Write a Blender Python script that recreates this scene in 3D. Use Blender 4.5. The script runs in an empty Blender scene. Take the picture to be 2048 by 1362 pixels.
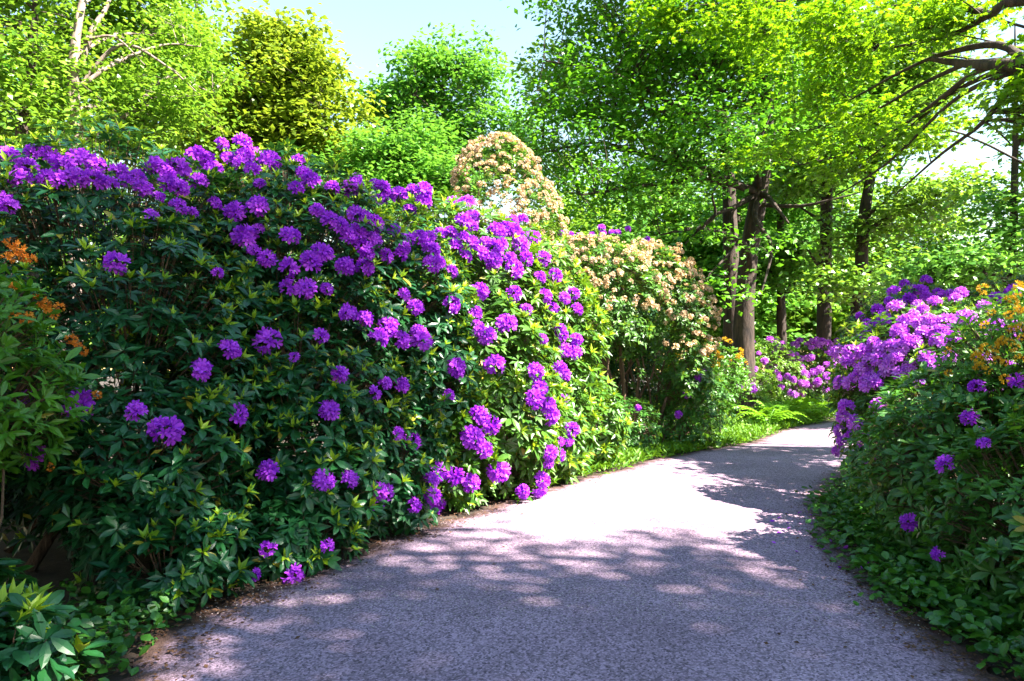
import bpy, math
import numpy as np
from mathutils import Matrix, Vector

R = math.radians
scn = bpy.context.scene
COL = scn.collection

# ------------------------------------------------------------------ camera
F = 1400.0            # focal length in photo pixels (photo 2048 x 1362)
HOR = 730.0           # horizon row
EYE = np.array([0.0, 0.0, 1.6])
cam_d = bpy.data.cameras.new('camera')
cam_d.sensor_width = 36.0
cam_d.lens = 36.0 * F / 2048.0
cam_d.shift_y = (HOR - 681.0) / 2048.0
cam_d.clip_end = 1000.0
cam = bpy.data.objects.new('camera', cam_d)
cam.location = EYE
cam.rotation_euler = (R(90), 0, 0)
COL.objects.link(cam)
scn.camera = cam

# ------------------------------------------------------------------ light
SUN_EL, SUN_X, SUN_Y = 49.0, 0.95, -0.45          # direction towards the sun
hl = math.hypot(SUN_X, SUN_Y)
SUN = np.array([SUN_X / hl * math.cos(R(SUN_EL)), SUN_Y / hl * math.cos(R(SUN_EL)), math.sin(R(SUN_EL))])
w = bpy.data.worlds.new('World')
scn.world = w
w.use_nodes = True
nt = w.node_tree
bg = nt.nodes['Background']
sky = nt.nodes.new('ShaderNodeTexSky')
sky.sky_type = 'NISHITA'
sky.sun_disc = False
sky.sun_elevation = R(SUN_EL)
sky.sun_rotation = math.atan2(SUN[0], SUN[1])
sky.air_density = 1.9
sky.dust_density = 0.0
sky.ozone_density = 2.0
nt.links.new(sky.outputs[0], bg.inputs[0])
bg.inputs[1].default_value = 0.05
sd = bpy.data.lights.new('sun', 'SUN')
sd.energy = 5.0
sd.angle = R(0.53)
sd.color = (1.0, 0.93, 0.82)
so = bpy.data.objects.new('sun', sd)
so.rotation_euler = Vector(SUN).to_track_quat('Z', 'Y').to_euler()
so.location = (20, -5, 30)
COL.objects.link(so)
vs = scn.view_settings
vs.view_transform = 'Standard'
vs.look = 'None'
vs.exposure = 2.9
vs.gamma = 1.0
vs.use_curve_mapping = False
scn.render.engine = 'CYCLES'
cy = scn.cycles
cy.max_bounces = 7
cy.diffuse_bounces = 3
cy.glossy_bounces = 2
cy.transmission_bounces = 5
cy.transparent_max_bounces = 4
cy.caustics_reflective = False
cy.caustics_refractive = False
cy.sample_clamp_indirect = 6.0
cy.use_denoising = True
try:
    cy.denoiser = 'OPENIMAGEDENOISE'
except Exception:
    pass

# ------------------------------------------------------------------ helpers
def ray(px, py):
    d = np.array([(px - 1024.0) / F, 1.0, (HOR - py) / F])
    return d

def P(px, py, d):
    """photo pixel + distance along the view axis -> point"""
    return EYE + ray(px, py) * d

def project(p):
    p = np.atleast_2d(p)
    y = np.maximum(p[:, 1], 1e-3)
    return 1024 + F * p[:, 0] / y, HOR - F * (p[:, 2] - 1.6) / y

def unit(v):
    return v / np.maximum(np.linalg.norm(v, axis=-1, keepdims=True), 1e-9)

def wav(p, s, k=0.0):
    """cheap smooth 3-D noise, about -1..1"""
    x, y, z = p[..., 0] * s, p[..., 1] * s, p[..., 2] * s
    return (np.sin(1.7 * x + 2.3 * y + k) + np.sin(2.9 * y - 1.3 * z + 1.9 + k * 2) + np.sin(2.1 * z + 1.1 * x + 4.1 + k * 3)
            + 0.7 * np.sin(4.3 * x - 3.7 * y + 2.2 * z + k)) / 3.2

def new_mesh(name, V, T, mats, midx=None, tint=None, smooth=False):
    me = bpy.data.meshes.new(name)
    V = np.ascontiguousarray(V, dtype=np.float32)
    T = np.ascontiguousarray(T, dtype=np.int32)
    n = len(T)
    me.vertices.add(len(V))
    me.vertices.foreach_set('co', V.ravel())
    me.loops.add(n * 3)
    me.loops.foreach_set('vertex_index', T.ravel())
    me.polygons.add(n)
    me.polygons.foreach_set('loop_start', np.arange(n, dtype=np.int32) * 3)
    for m in mats:
        me.materials.append(m)
    if midx is not None:
        me.polygons.foreach_set('material_index', np.ascontiguousarray(midx, dtype=np.int32))
    me.polygons.foreach_set('use_smooth', np.full(n, smooth, dtype=bool))
    if tint is not None:
        a = me.attributes.new('tint', 'FLOAT', 'FACE')
        a.data.foreach_set('value', np.ascontiguousarray(tint, dtype=np.float32))
    me.update(calc_edges=True)
    return me

def link(name, data, parent=None, kind=None, loc=None, mat=None):
    o = bpy.data.objects.new(name, data)
    COL.objects.link(o)
    if parent is not None:
        o.parent = parent
    if loc is not None:
        o.location = loc
    if mat is not None:
        o.matrix_basis = mat
    if kind:
        o['kind'] = kind
    return o

def thing(name, label, cat, loc, group=None):
    o = link(name, None, loc=loc)
    o['label'] = label
    o['category'] = cat
    if group:
        o['group'] = group
    return o

class Bag:
    """collects triangles"""
    def __init__(s):
        s.V, s.T, s.M, s.C, s.n = [], [], [], [], 0
    def add(s, V, T, m=0, c=0.5):
        s.V.append(V); s.T.append(T + s.n); s.n += len(V)
        s.M.append(np.full(len(T), m)); s.C.append(np.full(len(T), c) if np.isscalar(c) else c)
    def mesh(s, name, mats, smooth=False):
        return new_mesh(name, np.concatenate(s.V), np.concatenate(s.T), mats, np.concatenate(s.M), np.concatenate(s.C), smooth)

def tube(pts, rad, sides=6, rough=0.0, rng=None):
    """tapered tube along pts"""
    pts = np.asarray(pts, float); n = len(pts)
    rad = np.broadcast_to(np.asarray(rad, float), (n,))
    t = np.gradient(pts, axis=0); t = unit(t)
    ref = np.array([0.31, 0.95, 0.05]) if abs(t[0][2]) > 0.5 else np.array([0.05, 0.1, 1.0])
    u = unit(np.cross(t, ref)); v = np.cross(t, u)
    a = np.linspace(0, 2 * np.pi, sides, endpoint=False)
    rr = rad[:, None] * np.ones((n, sides))
    if rough:
        rr = rr * (1 + rough * (rng.random((1, sides)) - 0.5) + rough * 0.6 * (rng.random((n, sides)) - 0.5))
    V = pts[:, None, :] + rr[..., None] * (np.cos(a)[None, :, None] * u[:, None, :] + np.sin(a)[None, :, None] * v[:, None, :])
    i = np.arange(n - 1)[:, None] * sides; j = np.arange(sides)[None, :]; k = (j + 1) % sides
    A, B, C_, D = i + j, i + k, i + sides + k, i + sides + j
    T = np.concatenate([np.stack([A, B, C_], -1).reshape(-1, 3), np.stack([A, C_, D], -1).reshape(-1, 3)])
    return V.reshape(-1, 3), T

def curve(ctrl, n):
    """Catmull-Rom through the control points"""
    c = np.asarray(ctrl, float)
    c = np.vstack([2 * c[0] - c[1], c, 2 * c[-1] - c[-2]])
    out = []
    seg = len(c) - 3
    for q in np.linspace(0, seg - 1e-6, n):
        i = int(q); t = q - i
        p0, p1, p2, p3 = c[i:i + 4]
        out.append(0.5 * (2 * p1 + (p2 - p0) * t + (2 * p0 - 5 * p1 + 4 * p2 - p3) * t * t + (3 * p1 - p0 - 3 * p2 + p3) * t ** 3))
    return np.array(out)

# ---------------------------------------------------------------- materials
def mat_base(name):
    m = bpy.data.materials.new(name)
    m.use_nodes = True
    m.node_tree.nodes.clear()
    return m, m.node_tree.nodes, m.node_tree.links

def tint_value(N, L):
    at = N.new('ShaderNodeAttribute'); at.attribute_name = 'tint'
    oi = N.new('ShaderNodeObjectInfo')
    mu = N.new('ShaderNodeMath'); mu.operation = 'MULTIPLY_ADD'
    L.new(oi.outputs['Random'], mu.inputs[0]); mu.inputs[1].default_value = 0.35
    ad = N.new('ShaderNodeMath'); ad.operation = 'ADD'
    mu.inputs[2].default_value = -0.17
    L.new(at.outputs['Fac'], ad.inputs[0]); L.new(mu.outputs[0], ad.inputs[1])
    return ad.outputs[0]

def leaf_mat(name, c0, c1, trans, tf=0.35, rough=0.4, spec=0.5):
    m, N, L = mat_base(name)
    out = N.new('ShaderNodeOutputMaterial')
    v = tint_value(N, L)
    ramp = N.new('ShaderNodeValToRGB')
    ramp.color_ramp.elements[0].color = (*c0, 1); ramp.color_ramp.elements[1].color = (*c1, 1)
    if name in ('rhododendron_leaf', 'rhododendron_leaf_light', 'azalea_leaf_dark', 'azalea_leaf'):
        ramp.color_ramp.elements[1].position = .97
        q = ramp.color_ramp.elements.new(1.0); q.color = (.26, .22, .02, 1)
    L.new(v, ramp.inputs[0])
    pb = N.new('ShaderNodeBsdfPrincipled')
    L.new(ramp.outputs[0], pb.inputs['Base Color'])
    pb.inputs['Roughness'].default_value = rough
    pb.inputs['Specular IOR Level'].default_value = spec
    tr = N.new('ShaderNodeBsdfTranslucent')
    tm = N.new('ShaderNodeMix'); tm.data_type = 'RGBA'; tm.blend_type = 'MIX'
    tm.inputs[0].default_value = 0.35
    tm.inputs[6].default_value = (*trans, 1)
    L.new(ramp.outputs[0], tm.inputs[7])
    L.new(tm.outputs[2], tr.inputs['Color'])
    mx = N.new('ShaderNodeMixShader'); mx.inputs[0].default_value = tf
    L.new(pb.outputs[0], mx.inputs[1]); L.new(tr.outputs[0], mx.inputs[2])
    L.new(mx.outputs[0], out.inputs[0])
    return m

def bark_mat(name, c0, c1, scale=9.0):
    m, N, L = mat_base(name)
    out = N.new('ShaderNodeOutputMaterial')
    tc = N.new('ShaderNodeTexCoord')
    mp = N.new('ShaderNodeMapping'); mp.inputs['Scale'].default_value = (1, 1, 0.22)
    L.new(tc.outputs['Object'], mp.inputs[0])
    n1 = N.new('ShaderNodeTexNoise'); n1.inputs['Scale'].default_value = scale; n1.inputs['Detail'].default_value = 6
    n1.inputs['Roughness'].default_value = 0.65
    L.new(mp.outputs[0], n1.inputs['Vector'])
    r = N.new('ShaderNodeValToRGB')
    r.color_ramp.elements[0].color = (*c0, 1); r.color_ramp.elements[0].position = 0.32
    r.color_ramp.elements[1].color = (*c1, 1); r.color_ramp.elements[1].position = 0.68
    L.new(n1.outputs['Fac'], r.inputs[0])
    b = N.new('ShaderNodeBump'); b.inputs['Strength'].default_value = 0.9; b.inputs['Distance'].default_value = 0.05
    L.new(n1.outputs['Fac'], b.inputs['Height'])
    pb = N.new('ShaderNodeBsdfPrincipled'); pb.inputs['Roughness'].default_value = 0.9
    L.new(r.outputs[0], pb.inputs['Base Color']); L.new(b.outputs[0], pb.inputs['Normal'])
    L.new(pb.outputs[0], out.inputs[0])
    return m

M = {}
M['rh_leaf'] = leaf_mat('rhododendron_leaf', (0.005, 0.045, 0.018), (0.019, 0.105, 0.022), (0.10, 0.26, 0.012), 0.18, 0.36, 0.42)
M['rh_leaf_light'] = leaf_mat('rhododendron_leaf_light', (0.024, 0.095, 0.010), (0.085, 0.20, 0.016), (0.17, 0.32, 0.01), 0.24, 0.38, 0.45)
M['rh_new'] = leaf_mat('rhododendron_new_shoot', (0.15, 0.30, 0.010), (0.36, 0.48, 0.03), (0.38, 0.50, 0.01), 0.38, 0.45, 0.4)
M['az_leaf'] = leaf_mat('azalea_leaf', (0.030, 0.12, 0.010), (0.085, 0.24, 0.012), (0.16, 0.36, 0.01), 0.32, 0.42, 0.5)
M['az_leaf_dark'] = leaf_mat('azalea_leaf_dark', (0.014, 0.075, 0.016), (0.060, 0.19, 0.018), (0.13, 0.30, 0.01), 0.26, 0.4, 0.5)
M['purple'] = leaf_mat('purple_petal', (0.24, 0.007, 0.50), (0.64, 0.105, 0.90), (0.48, 0.04, 0.85), 0.34, 0.6, 0.2)
M['lilac'] = leaf_mat('lilac_petal', (0.42, 0.035, 0.62), (0.80, 0.30, 0.88), (0.55, 0.10, 0.85), 0.30, 0.6, 0.2)
M['cream'] = leaf_mat('cream_petal', (0.42, 0.24, 0.085), (0.78, 0.62, 0.40), (0.80, 0.50, 0.22), 0.25, 0.6, 0.2)
M['tan'] = leaf_mat('tan_petal', (0.34, 0.22, 0.13), (0.64, 0.50, 0.36), (0.74, 0.46, 0.25), 0.25, 0.6, 0.2)
M['orange'] = leaf_mat('orange_petal', (0.50, 0.12, 0.012), (0.72, 0.27, 0.03), (0.85, 0.28, 0.02), 0.30, 0.6, 0.2)
M['yellow'] = leaf_mat('yellow_petal', (0.48, 0.24, 0.008), (0.68, 0.42, 0.02), (0.80, 0.45, 0.02), 0.30, 0.6, 0.2)
M['tree_a'] = leaf_mat('lime_leaf', (0.070, 0.19, 0.014), (0.21, 0.36, 0.035), (0.27, 0.46, 0.025), 0.40, 0.36, 0.6)
M['tree_b'] = leaf_mat('deep_green_leaf', (0.035, 0.16, 0.016), (0.12, 0.31, 0.014), (0.17, 0.43, 0.010), 0.40, 0.40, 0.5)
M['tree_y'] = leaf_mat('yellowish_leaf', (0.075, 0.17, 0.012), (0.24, 0.31, 0.03), (0.32, 0.41, 0.02), 0.40, 0.45, 0.4)
M['tree_g'] = leaf_mat('fresh_green_leaf', (0.05, 0.19, 0.022), (0.15, 0.35, 0.045), (0.20, 0.44, 0.03), 0.40, 0.42, 0.5)
M['tree_fg'] = leaf_mat('backlit_oak_leaf', (0.055, 0.19, 0.006), (0.16, 0.33, 0.008), (0.33, 0.55, 0.008), 0.50, 0.42, 0.5)
M['fern'] = leaf_mat('fern_leaf', (0.08, 0.25, 0.010), (0.20, 0.40, 0.016), (0.25, 0.46, 0.01), 0.35, 0.5, 0.3)
M['ivy'] = leaf_mat('ivy_leaf', (0.018, 0.085, 0.012), (0.060, 0.20, 0.012), (0.10, 0.28, 0.01), 0.25, 0.38, 0.5)
M['grass'] = leaf_mat('grass_blade', (0.045, 0.14, 0.008), (0.13, 0.28, 0.012), (0.18, 0.34, 0.01), 0.30, 0.5, 0.3)
M['dead'] = leaf_mat('dead_leaf', (0.05, 0.024, 0.013), (0.16, 0.085, 0.05), (0.20, 0.09, 0.03), 0.15, 0.8, 0.2)
M['bark'] = bark_mat('bark', (0.008, 0.005, 0.004), (0.070, 0.044, 0.032))
M['bark_pale'] = bark_mat('pale_bark', (0.07, 0.05, 0.042), (0.30, 0.22, 0.19), 7.0)
M['stem'] = bark_mat('shrub_stem', (0.05, 0.028, 0.016), (0.17, 0.10, 0.06), 16.0)

def path_mat():
    m, N, L = mat_base('gravel_path')
    out = N.new('ShaderNodeOutputMaterial')
    tc = N.new('ShaderNodeTexCoord')
    big = N.new('ShaderNodeTexNoise'); big.inputs['Scale'].default_value = 0.9; big.inputs['Detail'].default_value = 5
    fine = N.new('ShaderNodeTexNoise'); fine.inputs['Scale'].default_value = 130; fine.inputs['Detail'].default_value = 4
    fine.inputs['Roughness'].default_value = 0.7
    vo = N.new('ShaderNodeTexVoronoi'); vo.inputs['Scale'].default_value = 85
    vo.inputs['Randomness'].default_value = 1.0
    for q in (big, fine, vo):
        L.new(tc.outputs['Object'], q.inputs['Vector'])
    r1 = N.new('ShaderNodeValToRGB')
    r1.color_ramp.elements[0].color = (0.160, 0.106, 0.150, 1); r1.color_ramp.elements[0].position = 0.3
    r1.color_ramp.elements[1].color = (0.385, 0.272, 0.365, 1); r1.color_ramp.elements[1].position = 0.7
    ma = N.new('ShaderNodeMath'); ma.operation = 'MULTIPLY_ADD'; ma.inputs[1].default_value = 0.5
    L.new(big.outputs['Fac'], ma.inputs[0])
    m2 = N.new('ShaderNodeMath'); m2.operation = 'MULTIPLY'; m2.inputs[1].default_value = 0.5
    L.new(fine.outputs['Fac'], m2.inputs[0]); L.new(m2.outputs[0], ma.inputs[2])
    L.new(ma.outputs[0], r1.inputs[0])
    # each stone its own shade
    mix = N.new('ShaderNodeMix'); mix.data_type = 'RGBA'; mix.blend_type = 'OVERLAY'; mix.inputs[0].default_value = 0.85
    bw = N.new('ShaderNodeRGBToBW'); L.new(vo.outputs['Color'], bw.inputs[0])
    L.new(r1.outputs[0], mix.inputs[6]); L.new(bw.outputs[0], mix.inputs[7])
    # dirt creeping in from the verges
    ed = N.new('ShaderNodeAttribute'); ed.attribute_name = 'edge'
    en = N.new('ShaderNodeTexNoise'); en.inputs['Scale'].default_value = 5; en.inputs['Detail'].default_value = 7; en.inputs['Roughness'].default_value = 0.7
    L.new(tc.outputs['Object'], en.inputs['Vector'])
    e1 = N.new('ShaderNodeMath'); e1.operation = 'SUBTRACT'; L.new(en.outputs['Fac'], e1.inputs[0]); L.new(ed.outputs['Fac'], e1.inputs[1])
    e2 = N.new('ShaderNodeMapRange'); e2.inputs['From Min'].default_value = 0.05; e2.inputs['From Max'].default_value = 0.42
    L.new(e1.outputs[0], e2.inputs['Value'])
    dm = N.new('ShaderNodeMix'); dm.data_type = 'RGBA'; dm.inputs[7].default_value = (0.075, 0.042, 0.034, 1)
    L.new(e2.outputs[0], dm.inputs[0]); L.new(mix.outputs[2], dm.inputs[6])
    mix = dm
    ba = N.new('ShaderNodeMath'); ba.operation = 'ADD'
    L.new(vo.outputs['Distance'], ba.inputs[0]); L.new(fine.outputs['Fac'], ba.inputs[1])
    b = N.new('ShaderNodeBump'); b.inputs['Strength'].default_value = 0.7; b.inputs['Distance'].default_value = 0.012
    b.invert = True
    L.new(ba.outputs[0], b.inputs['Height'])
    pb = N.new('ShaderNodeBsdfPrincipled'); pb.inputs['Roughness'].default_value = 0.85
    pb.inputs['Specular IOR Level'].default_value = 0.3
    L.new(mix.outputs[2], pb.inputs['Base Color']); L.new(b.outputs[0], pb.inputs['Normal'])
    L.new(pb.outputs[0], out.inputs[0])
    return m

def soil_mat():
    m, N, L = mat_base('woodland_soil')
    out = N.new('ShaderNodeOutputMaterial')
    tc = N.new('ShaderNodeTexCoord')
    n1 = N.new('ShaderNodeTexNoise'); n1.inputs['Scale'].default_value = 4; n1.inputs['Detail'].default_value = 8
    n1.inputs['Roughness'].default_value = 0.7
    L.new(tc.outputs['Object'], n1.inputs['Vector'])
    r = N.new('ShaderNodeValToRGB')
    r.color_ramp.elements[0].color = (0.012, 0.008, 0.006, 1); r.color_ramp.elements[0].position = 0.3
    r.color_ramp.elements[1].color = (0.06, 0.040, 0.028, 1); r.color_ramp.elements[1].position = 0.7
    L.new(n1.outputs['Fac'], r.inputs[0])
    b = N.new('ShaderNodeBump'); b.inputs['Strength'].default_value = 0.8; b.inputs['Distance'].default_value = 0.03
    L.new(n1.outputs['Fac'], b.inputs['Height'])
    pb = N.new('ShaderNodeBsdfPrincipled'); pb.inputs['Roughness'].default_value = 0.95
    L.new(r.outputs[0], pb.inputs['Base Color']); L.new(b.outputs[0], pb.inputs['Normal'])
    L.new(pb.outputs[0], out.inputs[0])
    return m
M['path'] = path_mat()
M['soil'] = soil_mat()

def pebble_mat():
    m, N, L = mat_base('pebble')
    out = N.new('ShaderNodeOutputMaterial')
    v = tint_value(N, L)
    r = N.new('ShaderNodeValToRGB')
    r.color_ramp.elements[0].color = (0.07, 0.055, 0.06, 1); r.color_ramp.elements[1].color = (0.60, 0.50, 0.47, 1)
    L.new(v, r.inputs[0])
    pb = N.new('ShaderNodeBsdfPrincipled'); pb.inputs['Roughness'].default_value = 0.6
    L.new(r.outputs[0], pb.inputs['Base Color']); L.new(pb.outputs[0], out.inputs[0])
    return m
M['pebble'] = pebble_mat()

# -------------------------------------------------------------- leaf shapes
# x = half width, y = along the leaf, z = out of the leaf plane
LEAF = (np.array([[0, 0, 0], [-.10, .18, .025], [.10, .18, .025], [-.19, .50, .035], [.19, .50, .035],
                  [-.13, .80, .0], [.13, .80, .0], [0, 1.0, -.10], [0, .18, 0.0], [0, .50, .0], [0, .80, -.035]], float),
        np.array([[0, 8, 1], [0, 2, 8], [1, 8, 9], [1, 9, 3], [8, 2, 4], [8, 4, 9], [3, 9, 10], [3, 10, 5], [9, 4, 6], [9, 6, 10], [5, 10, 7], [10, 6, 7]]))
LEAF_S = (np.array([[0, 0, 0], [-.19, .45, .04], [.19, .45, .04], [0, .45, 0], [0, 1.0, -.08]], float),
          np.array([[0, 3, 1], [0, 2, 3], [1, 3, 4], [3, 2, 4]]))
LEAF_Q = (np.array([[0, 0, 0], [-.30, .5, .06], [.30, .5, .06], [0, 1.0, -.05]], float),
          np.array([[0, 2, 1], [1, 2, 3]]))
_a = np.linspace(-2.5, 2.5, 7)
_pt = [[0, 0, 0]]
for i, q in enumerate(_a):
    r1 = [.34, .44, .55, .66, .55, .44, .34][i]
    _pt.append([math.sin(q) * r1, .38 + math.cos(q) * r1, -.06 * abs(q)])
    if i < 6:
        qq = (q + _a[i + 1]) / 2
        _pt.append([math.sin(qq) * .24, .38 + math.cos(qq) * .24, .03])
LEAF_L = (np.array(_pt, float), np.array([[0, i + 1, i] for i in range(1, 13)]))

def leaf_frames(Pos, A, Nn, size, wid, tmpl):
    """arrays (n,3) -> vertices and triangles of n leaves"""
    A = unit(A); S = unit(np.cross(A, Nn)); Nn = np.cross(S, A)
    t, f = tmpl
    size = np.broadcast_to(size, (len(Pos),)); wid = np.broadcast_to(wid, (len(Pos),))
    V = Pos[:, None, :] + size[:, None, None] * (t[None, :, 0:1] * wid[:, None, None] * S[:, None, :] + t[None, :, 1:2] * A[:, None, :] + t[None, :, 2:3] * Nn[:, None, :])
    T = (np.arange(len(Pos)) * len(t))[:, None, None] + f[None]
    return V.reshape(-1, 3), T.reshape(-1, 3), (A, S, Nn)

def rand_perp(ax, rng):
    r = rng.normal(size=ax.shape)
    return unit(r - ax * np.sum(r * ax, -1, keepdims=True))

# ----------------------------------------------------------------- flowers
def petal_floret(rng, spread=0.62, wide=0.40, n=5):
    """a funnel blossom, axis +z, length 1"""
    V, T = [], []
    for k in range(n):
        a = 2 * np.pi * k / n + rng.normal() * .06
        c, s = math.cos(a), math.sin(a)
        rows = [(0.03, 0.0, 0.02), (0.20, 0.45, wide * .42), (0.20 + spread * .62, 0.85, wide * .62), (0.20 + spread, 0.93 + rng.normal() * .05, wide * .30)]
        b = len(V)
        for r_, z_, w_ in rows:
            V += [[r_ * c - w_ * -s, r_ * s - w_ * c, z_], [r_ * c + w_ * -s, r_ * s + w_ * c, z_ + .02]]
        for q in range(3):
            i = b + 2 * q
            T += [[i, i + 1, i + 3], [i, i + 3, i + 2]]
    return np.array(V, float), np.array(T)

def basis_for(ax):
    ax = ax / np.linalg.norm(ax)
    r = np.array([1., 0, 0]) if abs(ax[0]) < .8 else np.array([0, 1., 0])
    u = np.cross(ax, r); u /= np.linalg.norm(u)
    return np.stack([u, np.cross(ax, u), ax], 1)

def truss_layout(rng, n=22, dome=1.0):
    """positions/axes of the blossoms of a truss of radius ~1, axis +z"""
    out = []
    for k in range(n):
        q = (k + .5) / n
        th = math.acos(1 - q * 1.25 * dome) + rng.normal() * .10; ph = k * 2.39996 + rng.normal() * .25
        d = np.array([math.sin(th) * math.cos(ph), math.sin(th) * math.sin(ph), math.cos(th)])
        out.append((d * (.36 + rng.random() * .22), unit(d + rng.normal(size=3) * .16), .46 + .2 * rng.random()))
    return out

ARR = {}
def truss_mesh(name, mat, seed, n=22, dome=1.0, spread=.55, wide=.5):
    rng = np.random.default_rng(seed)
    bag = Bag()
    for p, d, s in truss_layout(rng, n, dome):
        V, T = petal_floret(rng, spread, wide)
        bag.add(V @ (basis_for(d) * s).T + p, T, 0, rng.random())
    bag.add(*tube([[0, 0, -.9], [0, 0, .1]], [.06, .08], 5), 1, .5)
    me = bag.mesh(name, [mat, M['stem']])
    ARR[me.name] = (np.concatenate(bag.V[:-1]), np.concatenate(bag.T[:-1]), np.concatenate(bag.C[:-1]))
    return me

def truss_core(name):
    bag = Bag()
    for p, d, s in truss_layout(np.random.default_rng(5)):
        bag.add(*tube([[0, 0, 0], p * 1.05], [.03, .035], 3), 0, .5)
    bag.add(*tube([[0, 0, -.9], [0, 0, .1]], [.06, .08], 5), 0, .5)
    return bag.mesh(name, [M['stem']])

TR = {}
for nm in ('purple', 'lilac', 'cream', 'tan'):
    k = (22, 1.0, .62, .40) if nm in ('purple', 'lilac') else (13, .9, .6, .40)
    TR[nm] = [truss_mesh(nm + '_flower_cluster', M[nm], 11 + i, k[0] - (0, 3, 6, 1, 9)[i], k[1] * (1, .9, .8, 1.1, .62)[i], *k[2:]) for i in range(5)]
for nm in ('orange', 'yellow'):
    TR[nm] = [truss_mesh(nm + '_flower_cluster', M[nm], 31 + i, 9, 1.15, .5, .34) for i in range(3)]
CORE = truss_core('flower_core')
BLOSSOM = {}
for nm in ('purple', 'lilac', 'orange', 'yellow', 'cream', 'tan'):
    BLOSSOM[nm] = []
    for i in range(3):
        V, T = petal_floret(np.random.default_rng(50 + i))
        BLOSSOM[nm].append(new_mesh(nm + '_blossom', V, T, [M[nm]], None, np.full(len(T), .25 + .25 * i)))
LEAF_MESH = {}
def leaf_mesh(mat, tmpl, key):
    if (mat.name, key) not in LEAF_MESH:
        LEAF_MESH[(mat.name, key)] = new_mesh('single_leaf', tmpl[0], tmpl[1], [mat], None, np.full(len(tmpl[1]), .5))
    return LEAF_MESH[(mat.name, key)]

def place(parent, base, name, me, pos, B):
    """B = 3x3 columns; child of an unrotated empty at base"""
    m = Matrix.Identity(4)
    for i in range(3):
        for j in range(3):
            m[i][j] = B[i, j]
        m[i][3] = pos[i] - base[i]
    return link(name, me, parent, mat=m)

# ------------------------------------------------------------------- bushes
def ray_hit(px, py, lumps):
    d = ray(px, py)
    best = None
    for c, r in lumps:
        o = (EYE - c) / r; q = d / r
        a = q @ q; b = o @ q; cc = o @ o - 1
        dis = b * b - a * cc
        if dis < 0:
            continue
        t = (-b - math.sqrt(dis)) / a
        if t > 0 and (best is None or t < best[0]):
            best = (t, unit((EYE + d * t - c) / r ** 2))
    if best is None:      # just past the outline: nearest approach
        bq = None
        for c, r in lumps:
            o = (EYE - c) / r; q = d / r
            t = -(o @ q) / (q @ q); m = np.linalg.norm(o + q * t)
            if bq is None or m < bq[0]:
                bq = (m, t, unit((EYE + d * t - c) / r ** 2))
        if bq[0] > 1.25:
            return None
        best = bq[1:]
    return EYE + d * best[0], best[1]

def inside(p, lumps, skip, s):
    m = np.zeros(len(p), bool)
    for i, (c, r) in enumerate(lumps):
        if i != skip:
            m |= np.sum(((p - c) / (r * s)) ** 2, -1) < 1
    return m

def shell(lumps, dens, scale, rng, gap, seed, amp=.07):
    PP, NN = [], []
    for i, (c, r) in enumerate(lumps):
        area = 4 * np.pi * (((r[0] * r[1]) ** 1.6 + (r[0] * r[2]) ** 1.6 + (r[1] * r[2]) ** 1.6) / 3) ** (1 / 1.6)
        n = int(area * dens)
        u = unit(rng.normal(size=(n, 3)))
        p = c + u * r * scale * (1 + amp * wav(u * r + c, 2.2, seed)[:, None] + rng.normal(size=(n, 1)) * .03)
        nn = unit((p - c) / r ** 2)
        keep = (p[:, 2] > .06) & ~inside(p, lumps, i, scale * .96) & (wav(p, 1.9, seed + 3) > gap)
        toc = unit(EYE - p)                     # the far side, which faces away from the path, is thinner
        back = np.sum(nn * toc, -1) < -.25
        keep &= ~back | (rng.random(n) < .36)
        keep &= (p[:, 1] > 2.5) | (rng.random(n) < .22)
        PP.append(p[keep]); NN.append(nn[keep])
    return np.concatenate(PP), np.concatenate(NN)

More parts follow.
